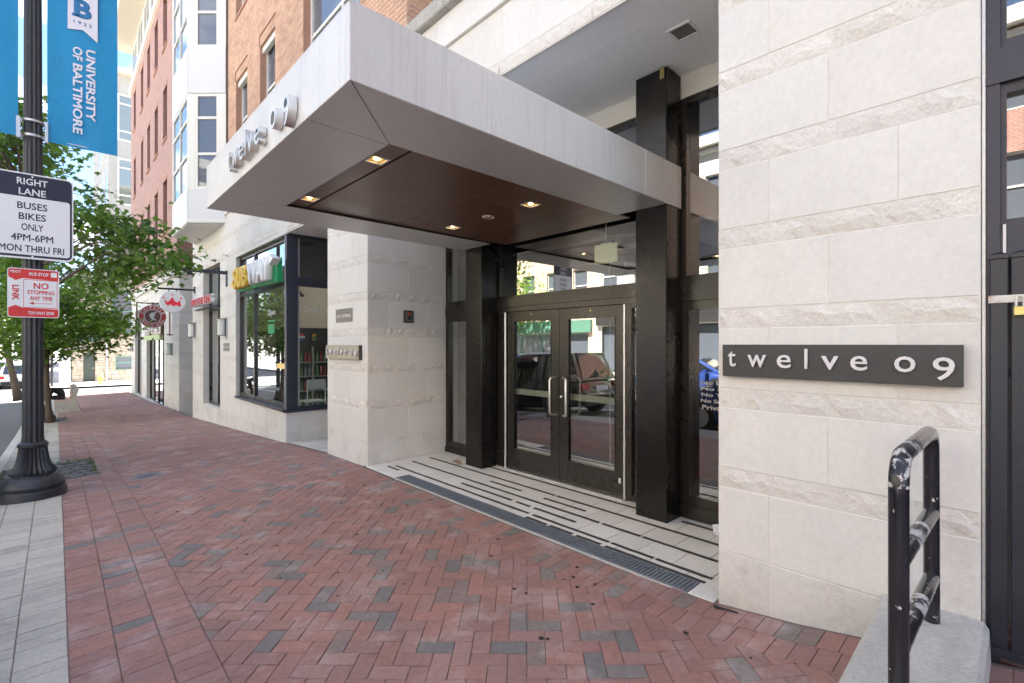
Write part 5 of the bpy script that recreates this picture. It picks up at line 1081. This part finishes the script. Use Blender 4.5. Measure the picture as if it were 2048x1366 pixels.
def banner(xa, xb, z0, z1, yy, lb, txt):
    b_ = thing('banner', lb, 'banner', ((xa + xb) / 2, yy, z0), group='blue banners on the lamp post')
    n, k = 14, 22; P = []; bul = lambda s_, t_: .012 * math.sin(s_ * 5 + t_ * 3) * math.sin(math.pi * s_) + .01 * math.sin(t_ * 9 + s_ * 2)
    for j in range(k + 1):
        for i in range(n + 1): s_, t_ = i / n, j / k; P.append((xa + (xb - xa) * s_, yy + bul(s_, t_), z0 + (z1 - z0) * t_))
    fc = [(j * (n + 1) + i, j * (n + 1) + i + 1, (j + 1) * (n + 1) + i + 1, (j + 1) * (n + 1) + i) for j in range(k) for i in range(n)]
    mb = MB(); mb.add(P, fc); m = len(P); mb.add([(p[0], p[1] + .004, p[2]) for p in P], [f_[::-1] for f_ in fc]); mb.build('cloth', 'banner_blue', b_, smooth=True)
    for zz in (z0 + .03, z1 - .03):
        mb = MB(); mb.tube([(LX, yy + .03, zz), (xb if abs(xb - LX) > abs(xa - LX) else xa, yy + .02, zz)], .012, 8); mb.build('banner_arm', 'galvanised', b_)
    for xx in (xa + .03, xb - .03):
        mb = MB(); mb.lathe((0, 0, 0), [(.012, 0), (.012, .01)], 10); e_ = mb.build('eyelet', 'steel', b_); e_.matrix_world = Matrix.Translation((xx, yy - .02, z0 + .13)) @ Matrix.Rotation(R(90), 4, 'X')
    if txt:
        fB = F((0, yy - .024, 0), (1, 0, 0), (0, 0, 1), (0, -1, 0)); fV = F((0, yy - .024, 0), (0, 0, -1), (1, 0, 0), (0, -1, 0))
        wpx = xb - xa; X_ = lambda t_: xa + wpx * t_
        text('banner_text', 'UNIVERSITY', fV, -4.80, X_(.60), .87, .088, 'banner_white', b_, depth=.001, bold=.028)
        text('banner_text', 'OF', fV, -5.145, X_(.415), .16, .088, 'banner_white', b_, depth=.001, bold=.028); text('banner_text', 'BALTIMORE', fV, -4.60, X_(.415), .84, .088, 'banner_white', b_, depth=.001, bold=.028)
        mb = MB(); q0, q1 = X_(.275), X_(.70); mb.poly(fB, [(q0, z0 + 1.87), (q1, z0 + 1.81), (q1, z0 + 2.5), (q0, z0 + 2.5)], 0, .001)
        mb = MB(); mb.add([fB(q0, 5.41), fB((q0 + q1) / 2, 5.45), fB((q0 + q1) / 2, 6.0), fB(q0, 6.0)], [(0, 1, 2, 3)]); mb.add([fB((q0 + q1) / 2, 5.45), fB(q1, 5.35), fB(q1, 6.0), fB((q0 + q1) / 2, 6.0)], [(0, 1, 2, 3)]); mb.build('pennant_emblem', 'banner_white', b_)
        text('emblem_letter', 'B', fB, (q0 + q1) / 2, 5.70, .165, .225, 'banner_text_blue', b_, depth=.001, n=.002, bold=.05); text('emblem_date', '1 9 2 5', fB, (q0 + q1) / 2, 5.525, .165, .042, 'banner_text_blue', b_, depth=.001, n=.002, bold=.01)
        for a in (-.085, -.06):
            mb = MB(); mb.box(fB, (q0 + q1) / 2 - .10, (q0 + q1) / 2 - .03, 5.785 if a < -.07 else 5.588, 5.813 if a < -.07 else 5.616, .001, .003); mb.build('letter_serif', 'banner_text_blue', b_)
    return b_
banner(-.075, .565, 4.02, 6.55, 7.86, 'blue university banner with white vertical lettering right of the lamp post', True)
banner(-.96, -.315, 4.03, 6.55, 7.90, 'blue banner without lettering left of the lamp post', False)
bk = MB()
for dz_ in (.0, .17): bk.lathe((LX, LY, 4.04 + dz_), [(.085, 0), (.098, .005), (.098, .03), (.085, .035)], 24)
bk.box(FW, LX - .135, LX - .10, LY - .09, LY - .03, 4.0, 4.24); bk.box(FW, LX + .10, LX + .128, LY - .09, LY - .03, 4.0, 4.24); bk.build('banner_clamp', 'galvanised', lp1)
# lane sign
rs = thing('lane_sign', 'white and navy RIGHT LANE bus sign on the lamp post', 'sign', (LX, 7.75, 2.6)); FS = FY(7.77); hw = .345
mb = MB(); mb.poly(FS, rrect(LX - hw, LX + hw, 2.615, 3.585, .06), 0, .004); mb.build('sign_plate', 'sign_white', rs)
mb = MB(); mb.poly(FS, rrect(LX - hw + .012, LX + hw - .012, 2.635, 3.57, .05), .004, .0045); mb.build('navy_border', 'sign_navy', rs); mb = MB(); mb.poly(FS, rrect(LX - hw + .03, LX + hw - .03, 2.66, 3.315, .03), .0045, .005); mb.build('white_field', 'sign_white', rs)
for s_, z, w_, h_, m_ in (('RIGHT', 3.49, .25, .075, 'sign_white'), ('LANE', 3.375, .22, .075, 'sign_white'), ('BUSES', 3.215, .245, .078, 'sign_navy'), ('BIKES', 3.095, .22, .078, 'sign_navy'), ('ONLY', 2.975, .18, .078, 'sign_navy'), ('4PM-6PM', 2.855, .343, .078, 'sign_navy'), ('MON THRU FRI', 2.73, .53, .078, 'sign_navy')):
    text('sign_text', s_, FS, LX, z, w_, h_, m_, rs, depth=.0008, n=.0056, bold=.015)
for z in (3.55, 2.99, 2.645): mb = MB(); mb.lathe((0, 0, 0), [(.009, 0), (.009, .006)], 10); e_ = mb.build('bolt', 'steel', rs); e_.matrix_world = Matrix.Translation((LX, 7.765, z)) @ Matrix.Rotation(R(90), 4, 'X')
ns = thing('parking_sign', 'red and white NO STOPPING bus stop sign below the lane sign', 'sign', (LX, 7.75, 1.95)); a0, a1 = -.395, .028
U = lambda t_: a0 + (a1 - a0) * t_
V = lambda t_: 2.505 - .555 * t_
mb = MB(); mb.poly(FS, rrect(a0, a1, 1.95, 2.505, .03), 0, .004); mb.build('sign_plate', 'sign_white', ns); mb = MB(); mb.poly(FS, rrect(a0 + .008, a1 - .008, 1.958, 2.497, .025), .004, .0045); mb.build('red_field', 'sign_red', ns)
mb = MB(); mb.add([FS(*p, .005) for p in ((U(.02), V(.18)), (U(.155), V(.25)), (U(.29), V(.20)), (U(.98), V(.225)), (U(.98), V(.82)), (U(.29), V(.80)), (U(.155), V(.75)), (U(.02), V(.80)))], [(0, 1, 6, 7), (1, 2, 5, 6), (2, 3, 4, 5)]); mb.build('white_field', 'sign_white', ns)
mb = MB()
for p in ((.30, .96, .22, .232), (.30, .96, .79, .802), (.30, .31, .232, .79), (.95, .96, .232, .79)): mb.box(FS, U(p[0]), U(p[1]), V(p[3]), V(p[2]), .005, .0056)
mb.build('red_outline', 'sign_red', ns)
for s_, u, v, w_, h_, m_ in (('NO', .64, .345, .125, .07, 'sign_red'), ('STOPPING', .64, .48, .225, .045, 'sign_red'), ('ANY TIME', .64, .60, .19, .045, 'sign_red'), ('BUS STOP', .60, .105, .16, .036, 'sign_white'), ('TOW AWAY ZONE', .64, .905, .215, .036, 'sign_white'), ('MDOT', .155, .075, .085, .03, 'sign_white')):
    text('sign_text', s_, FS, U(u), V(v), w_, h_, m_, ns, depth=.0008, n=.0062, bold=.022)
mb = MB(); mb.poly(FS, [(U(.40), V(.705)), (U(.50), V(.675)), (U(.50), V(.735))], .005, .006); mb.box(FS, U(.50), U(.86), V(.71), V(.70), .005, .006); mb.build('arrow', 'sign_red', ns)
text('sign_text', 'LINK', F((0, 7.77, 0), (0, 0, -1), (1, 0, 0), (0, -1, 0)), -V(.50), U(.155), .17, .055, 'sign_red', ns, depth=.0008, n=.006, bold=.03)
mb = MB(); mb.poly(FS, rrect(U(.83), U(.95), V(.15), V(.05), .008), .0047, .0056); mb.build('bus_symbol', 'sign_white', ns)
# bike rack
br = thing('bike_rack', 'green tubular bike rack behind the nearest lamp post', 'bike rack', (-.24, 14.6, G(-.24, 14.6))); zb = G(-.24, 14.6)
mb = MB(); mb.tube([(-.24, 14.25, zb)] + [(-.24, 14.6 - .35 * math.cos(R(a)), zb + .62 + .25 * math.sin(R(a))) for a in range(0, 181, 15)] + [(-.24, 14.95, zb)], .045, 12); smooth_by_angle(mb.build('rack_hoop', 'bike_green', br)); mb = MB(); mb.lathe((-.24, 14.25, zb), [(.09, -.01), (.09, .015), (.05, .02)], 14); mb.lathe((-.24, 14.95, zb), [(.09, -.01), (.09, .015), (.05, .02)], 14); mb.build('foot_plate', 'bike_green', br)
# concrete bench with wooden slats
bz = G(.4, 24.8); bn = thing('street_bench', 'pale concrete bench with brown slats facing the road', 'bench', (.35, 24.8, bz))
prof_ = [(-.05, 0), (.70, 0), (.70, .05), (.62, .16), (.56, .40), (.58, .70), (.62, .82), (.60, .93), (.50, .98), (.40, .93), (.40, .82), (.44, .72), (.42, .52), (.36, .44), (-.05, .44)]
for yy in (24.3, 25.9): mb = MB(); mb.poly(F((0, yy, bz), (1, 0, 0), (0, 0, 1), (0, -1, 0)), prof_, -.09, .09, c=.0); mb.build('bench_end', 'white_panel' if False else 'concrete', bn)
for i in range(5): mb = MB(); mb.box(FW, -.02 + i * .085, .05 + i * .085, 24.2, 26.0, bz + .44, bz + .48); mb.build('seat_slat', 'rusty_plate' if False else 'peach_facade', bn)
for i in range(4): mb = MB(); mb.box(FW, .39, .42, 24.2, 26.0, bz + .56 + i * .1, bz + .63 + i * .1); mb.build('back_slat', 'peach_facade', bn)
# seated person bent forward
def person():
    pt = thing('person', 'person in dark clothes sitting on the bench bent forward', 'person', (.2, 24.75, bz))
    J = {'pel': (.26, 24.75, bz + .60), 'sp': (.14, 24.75, bz + .80), 'ch': (-.06, 24.74, bz + .93), 'nk': (-.22, 24.73, bz + .90), 'hd': (-.33, 24.73, bz + .86), 'ht': (-.43, 24.73, bz + .80)}
    E = [('pel', 'sp'), ('sp', 'ch'), ('ch', 'nk'), ('nk', 'hd'), ('hd', 'ht')]; rad = {'pel': .17, 'sp': .165, 'ch': .17, 'nk': .065, 'hd': .105, 'ht': .085}
    for s_, k in ((-1, 'a'), (1, 'b')):
        y0 = 24.75 + s_ * .11; ys = 24.74 + s_ * .19
        J.update({'h' + k: (.20, y0, bz + .56), 'k' + k: (-.22, 24.75 + s_ * .16, bz + .56), 'f' + k: (-.20, 24.75 + s_ * .16, bz + .10), 't' + k: (-.40, 24.75 + s_ * .17, bz + .04), 's' + k: (-.10, ys, bz + .88), 'e' + k: (-.16, ys + s_ * .04, bz + .64), 'w' + k: (-.34, 24.75 + s_ * .08, bz + .60), 'd' + k: (-.42, 24.75 + s_ * .05, bz + .58)})
        E += [('pel', 'h' + k), ('h' + k, 'k' + k), ('k' + k, 'f' + k), ('f' + k, 't' + k), ('ch', 's' + k), ('s' + k, 'e' + k), ('e' + k, 'w' + k), ('w' + k, 'd' + k)]
        rad.update({'h' + k: .10, 'k' + k: .065, 'f' + k: .045, 't' + k: .04, 's' + k: .075, 'e' + k: .05, 'w' + k: .035, 'd' + k: .04})
    nm = list(J); me = bpy.data.meshes.new('body'); me.from_pydata([J[n] for n in nm], [(nm.index(a), nm.index(b)) for a, b in E], [])
    o = link('body', me, pt); me.materials.append(M['jacket']); sm = o.modifiers.new('skin', 'SKIN')
    for v_, n in zip(me.skin_vertices[0].data, nm): v_.radius = (rad[n], rad[n]); v_.use_root = n == 'pel'
    ss = o.modifiers.new('sub', 'SUBSURF'); ss.levels = ss.render_levels = 2
    dg = bpy.context.evaluated_depsgraph_get(); m2 = bpy.data.meshes.new_from_object(o.evaluated_get(dg)); o.modifiers.clear(); o.data = m2
    m2.materials.clear(); m2.materials.append(M['jacket']); m2.materials.append(M['skin'])
    for p in m2.polygons:
        p.use_smooth = True; c = p.center
        if c.x < -.24 and c.z > bz + .72 or c.x < -.33 and c.z > bz + .5: p.material_index = 1
    mb = MB(); mb.lathe((-.33, 24.73, bz + .90), [(.115, -.02), (.12, .03), (.10, .08), (.05, .11), (.0, .115)], 16); mb.build('hair', 'jacket', pt, smooth=True)
person()
# hydrant
hz = road_z(45.8) + .13; hy = thing('fire_hydrant', 'yellow fire hydrant at the corner across the side street', 'hydrant', (2.35, 45.8, hz))
mb = MB(); mb.lathe((2.35, 45.8, hz), [(.17, 0), (.17, .05), (.11, .07), (.11, .50), (.15, .53), (.15, .57), (.12, .62), (.09, .70), (.03, .74), (.03, .80)], 16); mb.build('barrel', 'hydrant_yellow', hy)
for sx in (-1, 1): mb = MB(); mb.tube([(2.35, 45.8, hz + .42), (2.35 + sx * .20, 45.8, hz + .42)], .055, 10); mb.build('nozzle_cap', 'hydrant_yellow', hy)
# signal pole and cabinet at the far corner
sp_ = thing('utility_cabinet', 'white sheeted cabinet beside a dark pole at the far corner', 'cabinet', (.35, 46.5, hz)); mb = MB(); mb.box(FW, .15, .75, 46.2, 46.8, hz, hz + 2.3); mb.build('cabinet_box', 'sign_white', sp_); mb = MB(); mb.tube([(-.2, 46, hz), (-.2, 46, hz + 6)], .09, 10); mb.build('pole', 'cast_iron', sp_)

# ------------------------------------------------------------------ trees
LEAF = np.array([(0, 0, 0), (-.10, .18, .03), (-.42, .22, .0), (-.24, .42, .05), (-.50, .62, -.02), (-.18, .66, .04), (0, 1.05, -.05), (.18, .66, .04), (.50, .62, -.02), (.24, .42, .05), (.42, .22, 0), (.10, .18, .03)])
LF = [(0, 1, 3, 11), (1, 2, 3), (3, 4, 5), (3, 5, 7, 9), (5, 6, 7), (7, 8, 9), (9, 10, 11), (3, 9, 11)]
LF = [(0, 1, 11), (1, 2, 3), (1, 3, 9, 11), (9, 10, 11), (3, 4, 5), (3, 5, 7, 9), (5, 6, 7), (7, 8, 9)]
def tree(lb, base, top, clusters, leaf, per, size, trunk_r, seed, mid=None, rad=(.42, .42, .26)):
    r_ = np.random.default_rng(seed); t_ = thing('street_tree', lb, 'tree', base)
    mb = MB(); b, tp = Vector(base), Vector(top); md = Vector(mid) if mid else (b + tp) / 2
    path = []
    for i in range(11):
        s_ = i / 10; p = b * (1 - s_) ** 2 + md * 2 * s_ * (1 - s_) + tp * s_ ** 2; path.append(p)
    mb.tube(path, [trunk_r * (1.35 if i == 0 else 1 - .65 * i / 10) for i in range(11)], 12)
    for c in clusters:
        c = Vector(c); i = min(10, max(3, int(3 + 7 * min(1, max(0, (c.z - b.z - (tp.z - b.z) * .35) / max(.1, (tp.z - b.z) * .8)))))); s0 = path[i]
        m1 = s0.lerp(c, .5) + Vector((0, 0, .18 * (c - s0).length)) + Vector(r_.normal(0, .06, 3)); L_ = (c - s0).length
        mb.tube([s0, s0.lerp(m1, .55), m1, m1.lerp(c, .55), c], [.008 + .009 * L_, .006 + .007 * L_, .008, .005, .003], 6)
    mb.build('trunk', 'bark', t_, smooth=True)
    V_, Fc, rn = [], [], []; k = len(LEAF); n = 0
    for c in clusters:
        m = int(per * r_.uniform(.6, 1.3)); cc = r_.uniform(.15, .85)
        pos = np.array(c) + r_.normal(0, 1, (m, 3)) * np.array(rad) * r_.uniform(.75, 1.15)
        for p in pos:
            s_ = size * r_.uniform(.6, 1.25); yaw = r_.uniform(0, 6.283); pit = r_.normal(-.45, .45); rol = r_.normal(0, .45)
            cy, sy, cp_, sp2, cr_, sr = math.cos(yaw), math.sin(yaw), math.cos(pit), math.sin(pit), math.cos(rol), math.sin(rol)
            Rm = np.array([[cy, -sy, 0], [sy, cy, 0], [0, 0, 1]]) @ np.array([[1, 0, 0], [0, cp_, -sp2], [0, sp2, cp_]]) @ np.array([[cr_, 0, sr], [0, 1, 0], [-sr, 0, cr_]])
            V_.append((LEAF * s_) @ Rm.T + p); Fc += [[n + q_ for q_ in f_] for f_ in LF]; rn += [float(np.clip(cc + r_.normal(0, .22), 0, 1))] * len(LF); n += k
    me = bpy.data.meshes.new('crown'); me.from_pydata(np.concatenate(V_).tolist(), [], Fc); me.materials.append(M[leaf]); at = me.attributes.new('rnd', 'FLOAT', 'FACE'); at.data.foreach_set('value', rn); me.update()
    link('crown', me, t_); return t_
def unp(px, py, d):                                                     # a point at depth d, used to spread a crown naturally in 3D
    u = (px - 1024) / 969.7; return (d * (.6851 + u * .7284), d * (.7284 - u * .6851), 1.65 + (688 - py) / 969.7 * d)
def ell(n, c, r, seed, f_=lambda p: True):
    g_ = np.random.default_rng(seed); out = []
    while len(out) < n:
        p = g_.uniform(-1, 1, 3); q_ = np.linalg.norm(p)
        if q_ > 1 or q_ < .25: continue
        w_ = tuple(np.array(c) + p * np.array(r))
        if f_(w_): out.append(w_)
    return out
c1 = ell(16, (-1.2, 10.9, 4.75), (1.1, 1.3, .9), 3) + [unp(x, y, d) for x, y, d in ((175, 455, 8.6), (210, 440, 8.3), (240, 470, 8.4), (215, 500, 8.8), (270, 455, 8.2), (290, 500, 8.3), (250, 520, 8.6), (325, 512, 8.1), (345, 516, 8.0), (180, 520, 9), (160, 420, 9), (190, 395, 8.8), (300, 480, 8.4), (225, 545, 9), (165, 560, 9.2), (265, 545, 8.8), (20, 400, 8.5), (15, 330, 8), (28, 290, 8), (42, 240, 8), (45, 215, 8.2), (120, 290, 9), (95, 335, 9))]
tree('maple with dark green leaves rising behind the nearest lamp post', (-.235, 10.2, G(-.235, 10.2)), (-.42, 10.7, 4.6), c1, 'leaf_dark', 140, .125, .055, 5, mid=(-.25, 10.2, 2.4), rad=(.24, .24, .15))
def ppx(p): return 1024 + 969.7 * (.7284 * p[0] - .6851 * p[1]) / (.6851 * p[0] + .7284 * p[1])
c2 = ell(80, (-.3, 20.3, 3.0), (2.4, 2.3, 1.65), 8, lambda p: ppx(p) < 238) + [unp(x, y, d) for x, y, d in ((225, 600, 15), (240, 645, 14.5), (200, 690, 15), (140, 700, 15), (230, 660, 14.6), (60, 640, 16), (20, 600, 16), (25, 660, 17), (235, 570, 14.8), (170, 640, 14.2), (120, 600, 14.5))]
tree('maple with bright green leaves over the bench', (-.12, 20.4, G(-.12, 20.4)), (.05, 20.3, 3.6), c2, 'leaf_light', 120, .15, .085, 6, mid=(-.35, 20.4, 1.2), rad=(.36, .36, .2))
c3 = ell(30, (-2.6, 36, 4.2), (2.0, 2.4, 2.2), 9)
tree('leafy tree leaning over the far side of the bus lane', (-1.35, 34.5, G(-.6, 34.5)), (-2.3, 35.5, 4.2), c3, 'leaf_light', 60, .24, .17, 7, rad=(.6, .6, .4))
c4 = ell(40, (-12.6, 6, 5.2), (2.3, 2.6, 2.0), 19); tree('green tree across the street mirrored in the entrance glass', (-12.6, 6, road_z(6) + .12), (-12.5, 6.1, 5), c4, 'leaf_light', 55, .24, .16, 17, rad=(.6, .6, .4))
c5 = ell(48, (-12.4, 24, 4.6), (2.6, 3.4, 2.4), 29); tree('green tree across the street mirrored in the corner shop window', (-12.6, 24, road_z(24) + .12), (-12.4, 24.1, 5), c5, 'leaf_light', 60, .26, .18, 27, rad=(.7, .7, .45))

# ------------------------------------------------------------------ vehicles
def car(name, lb, cat, x, y, head, paint, suv=False, sticker=False):
    z = road_z(y); sl_ = math.atan2(road_z(y + 2) - road_z(y - 2), 4)
    t_ = thing(name, lb, cat, (x, y, z)); L_, W_, H_ = (4.9, 1.92, 1.78) if suv else (4.6, 1.8, 1.45)
    Mx = Matrix.Translation((x, y, z)) @ Matrix.Rotation(head, 4, 'Z') @ Matrix.Rotation(-sl_ if abs(head) < 1 else sl_, 4, 'X' if False else 'Y')
    Mx = Matrix.Translation((x, y, z)) @ Matrix.Rotation(sl_, 4, 'X') @ Matrix.Rotation(head + R(90), 4, 'Z')
    def out(mb, nm, m, parent=None, sm=True):
        mb.v = [tuple(Mx @ Vector(v)) for v in mb.v]; o = mb.build(nm, m, parent or t_, smooth=False)
        return smooth_by_angle(o, 50) if sm else o
    h2, w2 = L_ / 2, W_ / 2; bl_ = .98 if suv else .88
    sec = [(-h2, .42, .72, .78), (-h2 + .10, .30, bl_ - .06, .90), (-h2 + .6, .24, bl_, .97), (-1.0, .22, bl_ + .01, 1), (0, .22, bl_, 1), (1.0, .22, bl_ - .01, 1), (h2 - .9, .24, bl_ - .04, .98), (h2 - .25, .28, bl_ - .16, .90), (h2, .36, bl_ - .34, .74)]
    def loft(secs, fn):
        mb = MB(); P = [fn(s_) for s_ in secs]; k = len(P[0]); mb.v = [p for r in P for p in r]
        for i in range(len(P) - 1):
            for j in range(k): mb.f.append([i * k + j, i * k + (j + 1) % k, (i + 1) * k + (j + 1) % k, (i + 1) * k + j])
        mb.f += [list(range(k - 1, -1, -1)), [(len(P) - 1) * k + j for j in range(k)]]; mb.m = [0] * len(mb.f); mb.r = [.5] * len(mb.f); return mb
    def ring(s_):
        x_, z0, z1, w_ = s_; w = w2 * w_; return [(x_, -w * .94, z0), (x_, w * .94, z0), (x_, w, z0 + .12), (x_, w, z0 + (z1 - z0) * .7), (x_, w * .95, z1 - .03), (x_, w * .86, z1), (x_, -w * .86, z1), (x_, -w * .95, z1 - .03), (x_, -w, z0 + (z1 - z0) * .7), (x_, -w, z0 + .12)]
    out(loft(sec, ring), 'body', paint)
    gh = [(-h2 + (.12 if suv else .75), bl_, .80, .0), (-h2 + (.42 if suv else 1.35), H_ - .07, .72, 0), (-.3, H_, .70, 0), (.55, H_ - .03, .70, 0), (1.45, bl_, .80, 0)]
    def gring(s_): x_, z1, w_, _ = s_; return [(x_, -w2 * .86, bl_ - .03), (x_, w2 * .86, bl_ - .03), (x_, w2 * (.86 if z1 <= bl_ else w_), max(z1 - .05, bl_ - .02)), (x_, w2 * (w_ - .08), max(z1, bl_ - .01)), (x_, -w2 * (w_ - .08), max(z1, bl_ - .01)), (x_, -w2 * (.86 if z1 <= bl_ else w_), max(z1 - .05, bl_ - .02))]
    out(loft(gh, gring), 'cabin', paint)
    def quad(P, nm, m, par=None): mb = MB(); mb.add(P, [(0, 1, 2, 3)]); return out(mb, nm, m, par, False)
    ra, rb = gh[0], gh[1]; e = .015
    quad([(ra[0] + .02 - e, -w2 * .68, bl_ + .05), (ra[0] + .02 - e, w2 * .68, bl_ + .05), (rb[0] - .06 - e, w2 * .58, H_ - .15), (rb[0] - .06 - e, -w2 * .58, H_ - .15)], 'rear_window', 'car_glass')
    quad([(1.40 + e, -w2 * .72, bl_ + .04), (1.40 + e, w2 * .72, bl_ + .04), (.62 + e, w2 * .60, H_ - .06), (.62 + e, -w2 * .60, H_ - .06)], 'windscreen', 'car_glass')
    for s_ in (-1, 1):
        yl, yh = s_ * (w2 * .86 + .006), s_ * (w2 * .715 + .012)
        for a0_, a1_, b0_, b1_ in ((ra[0] + .25, -.85, rb[0] + .10, -.80), (-.78, .18, -.75, .14), (.25, 1.22, .21, .55)):
            quad([(a0_, yl, bl_ + .05), (a1_, yl, bl_ + .05), (b1_, yh, H_ - .12), (b0_, yh, H_ - .12)], 'side_window', 'car_glass')
        for xw in (-h2 + .92, h2 - .95):
            wr = .36 if suv else .33; mb = MB(); mb.tube([(xw, s_ * (w2 - .22), wr), (xw, s_ * (w2 + .005), wr)], wr, 24); wo = out(mb, 'wheel', 'rubber'); mb = MB(); mb.tube([(xw, s_ * (w2 - .02), wr), (xw, s_ * (w2 + .012), wr)], wr * .66, 16); out(mb, 'rim', 'galvanised', wo)
        mb = MB(); mb.box(FW, -h2 - .01, -h2 + .14, s_ * w2 * .60 if s_ > 0 else -w2 * .88, w2 * .88 if s_ > 0 else -w2 * .60, bl_ - .26, bl_ - .08); out(mb, 'tail_light', 'red_light', None, False)
        mb = MB(); mb.box(FW, h2 - .22, h2 - .02, s_ * w2 * .55 if s_ > 0 else -w2 * .80, w2 * .80 if s_ > 0 else -w2 * .55, bl_ - .36, bl_ - .24); out(mb, 'headlight', 'lens_light', None, False)
        mb = MB(); mb.box(FW, .95, 1.10, s_ * (w2 + .02) if s_ > 0 else -(w2 + .20), w2 + .20 if s_ > 0 else -(w2 + .02), bl_ - .02, bl_ + .12); out(mb, 'mirror', paint, None, False)
    mb = MB(); mb.box(FW, -h2 - .012, -h2 + .05, -.26, .26, bl_ - .30, bl_ - .17); out(mb, 'number_plate', 'sign_white', None, False)
    mb = MB(); mb.box(FW, -h2 - .06, -h2 + .2, -w2 * .8, w2 * .8, .30, .52); out(mb, 'rear_bumper', 'rubber', None, False)
    if sticker: mb = MB(); mb.box(FW, -h2 + .40, -h2 + .60, -w2 * .86 - .02, -w2 * .86 - .008, bl_ + .10, bl_ + .26); out(mb, 'orange_tag', 'orange_tag', None, False)
    return t_
car('parked_suv', 'black parked SUV mirrored in the entrance doors', 'car', -1.95, 10.3, 0, 'car_black', True, True)
car('parked_car', 'dark blue car mirrored in the right entrance door', 'car', -9.8, 9.2, R(180), 'car_blue')
car('parked_car', 'dark car at the kerb mirrored in the right side light', 'car', -1.95, 3.4, 0, 'car_blue')
car('parked_car', 'white car across the road mirrored in the corner shop window', 'car', -10.2, 27.0, R(180), 'car_white')
car('moving_car', 'small red car far down the road at the left edge', 'car', -3.75, 66.0, R(180), 'car_red')
car('parked_suv', 'white SUV far down the kerb half hidden by the lamp post', 'car', -1.95, 49.5, 0, 'car_white', True)

# ------------------------------------------------------------------ the other side of the street (seen in the glass)
def far_side(y0, y1, h, m, lb, fr='white_frame', shop='green_paint', text_=None):
    b_ = thing('row_building', lb, 'building', (-15.2, (y0 + y1) / 2, 0)); zb_ = road_z((y0 + y1) / 2) + .1
    fo = F((-15.0, 0, 0), (0, 1, 0), (0, 0, 1), (1, 0, 0)); n = max(2, int((y1 - y0) / 2.1)); st = (y1 - y0) / n; fl = int((h - 4.4) / 3.4)
    ops = [(y0 + st * (i + .5) - .55, y0 + st * (i + .5) + .55, zb_ + 5.1 + k * 3.4, zb_ + 7.2 + k * 3.4) for i in range(n) for k in range(fl)]; sh = [(y0 + .5, y1 - .5, zb_ + .5, zb_ + 3.2)]
    mb = MB(); wall(mb, fo, y0, y1, zb_ - 1, zb_ + h, ops + sh, .25); mb.box(FW, -26, -15.25, y0, y1, zb_ - 1, zb_ + h - .1); mb.build('wall', m, b_)
    mb = MB(); mb.box(fo, y0 - .05, y1 + .05, zb_ + h - .5, zb_ + h, -.1, .4); mb.box(fo, y0, y1, zb_ + h - .8, zb_ + h - .62, -.1, .15); mb.build('cornice', fr, b_); mb = MB(); mb.box(fo, y0 + .2, y1 - .2, zb_ + 3.25, zb_ + 4.0, -.02, .18); mb.build('shop_fascia', shop, b_)
    for r in ops: window(b_, fo, *r, -.1, fr, 'sky_glass', t=.07, bars=((r[2] + r[3]) / 2,))
    window(b_, fo, *sh[0], -.1, shop, 'sky_glass', t=.1, mull=[y0 + .5 + (y1 - y0 - 1) * i / 4 for i in (1, 2, 3)], name='shop_window')
    if text_: text('fascia_text', text_, F((-14.81, 0, 0), (0, 1, 0), (0, 0, 1), (1, 0, 0)), (y0 + y1) / 2, zb_ + 3.62, min(4.6, (y1 - y0) * .6), .42, 'sign_white', b_, bold=.01)
far_side(-16, -6, 13, 'peach_facade', 'peach rendered row building mirrored in the right window'); far_side(-6, 1.5, 11.5, 'red_brick', 'red brick row building mirrored beside the peach one')
far_side(1.5, 9.5, 10.5, 'pale_facade', 'pale row building with wide green shopfront mirrored in the doors', shop='green_paint'); far_side(9.5, 18, 12.5, 'pale_facade', 'cream row building with dark shop fascia mirrored in the doors', shop='sign_black', text_='GRILLE TWO')
far_side(18, 27, 11, 'peach_facade', 'peach row building mirrored in the corner shop window'); far_side(27, 36.5, 12, 'pale_facade', 'pale row building mirrored behind the white car'); far_side(45, 62, 13, 'red_brick', 'red brick row building beyond the side street across the road')
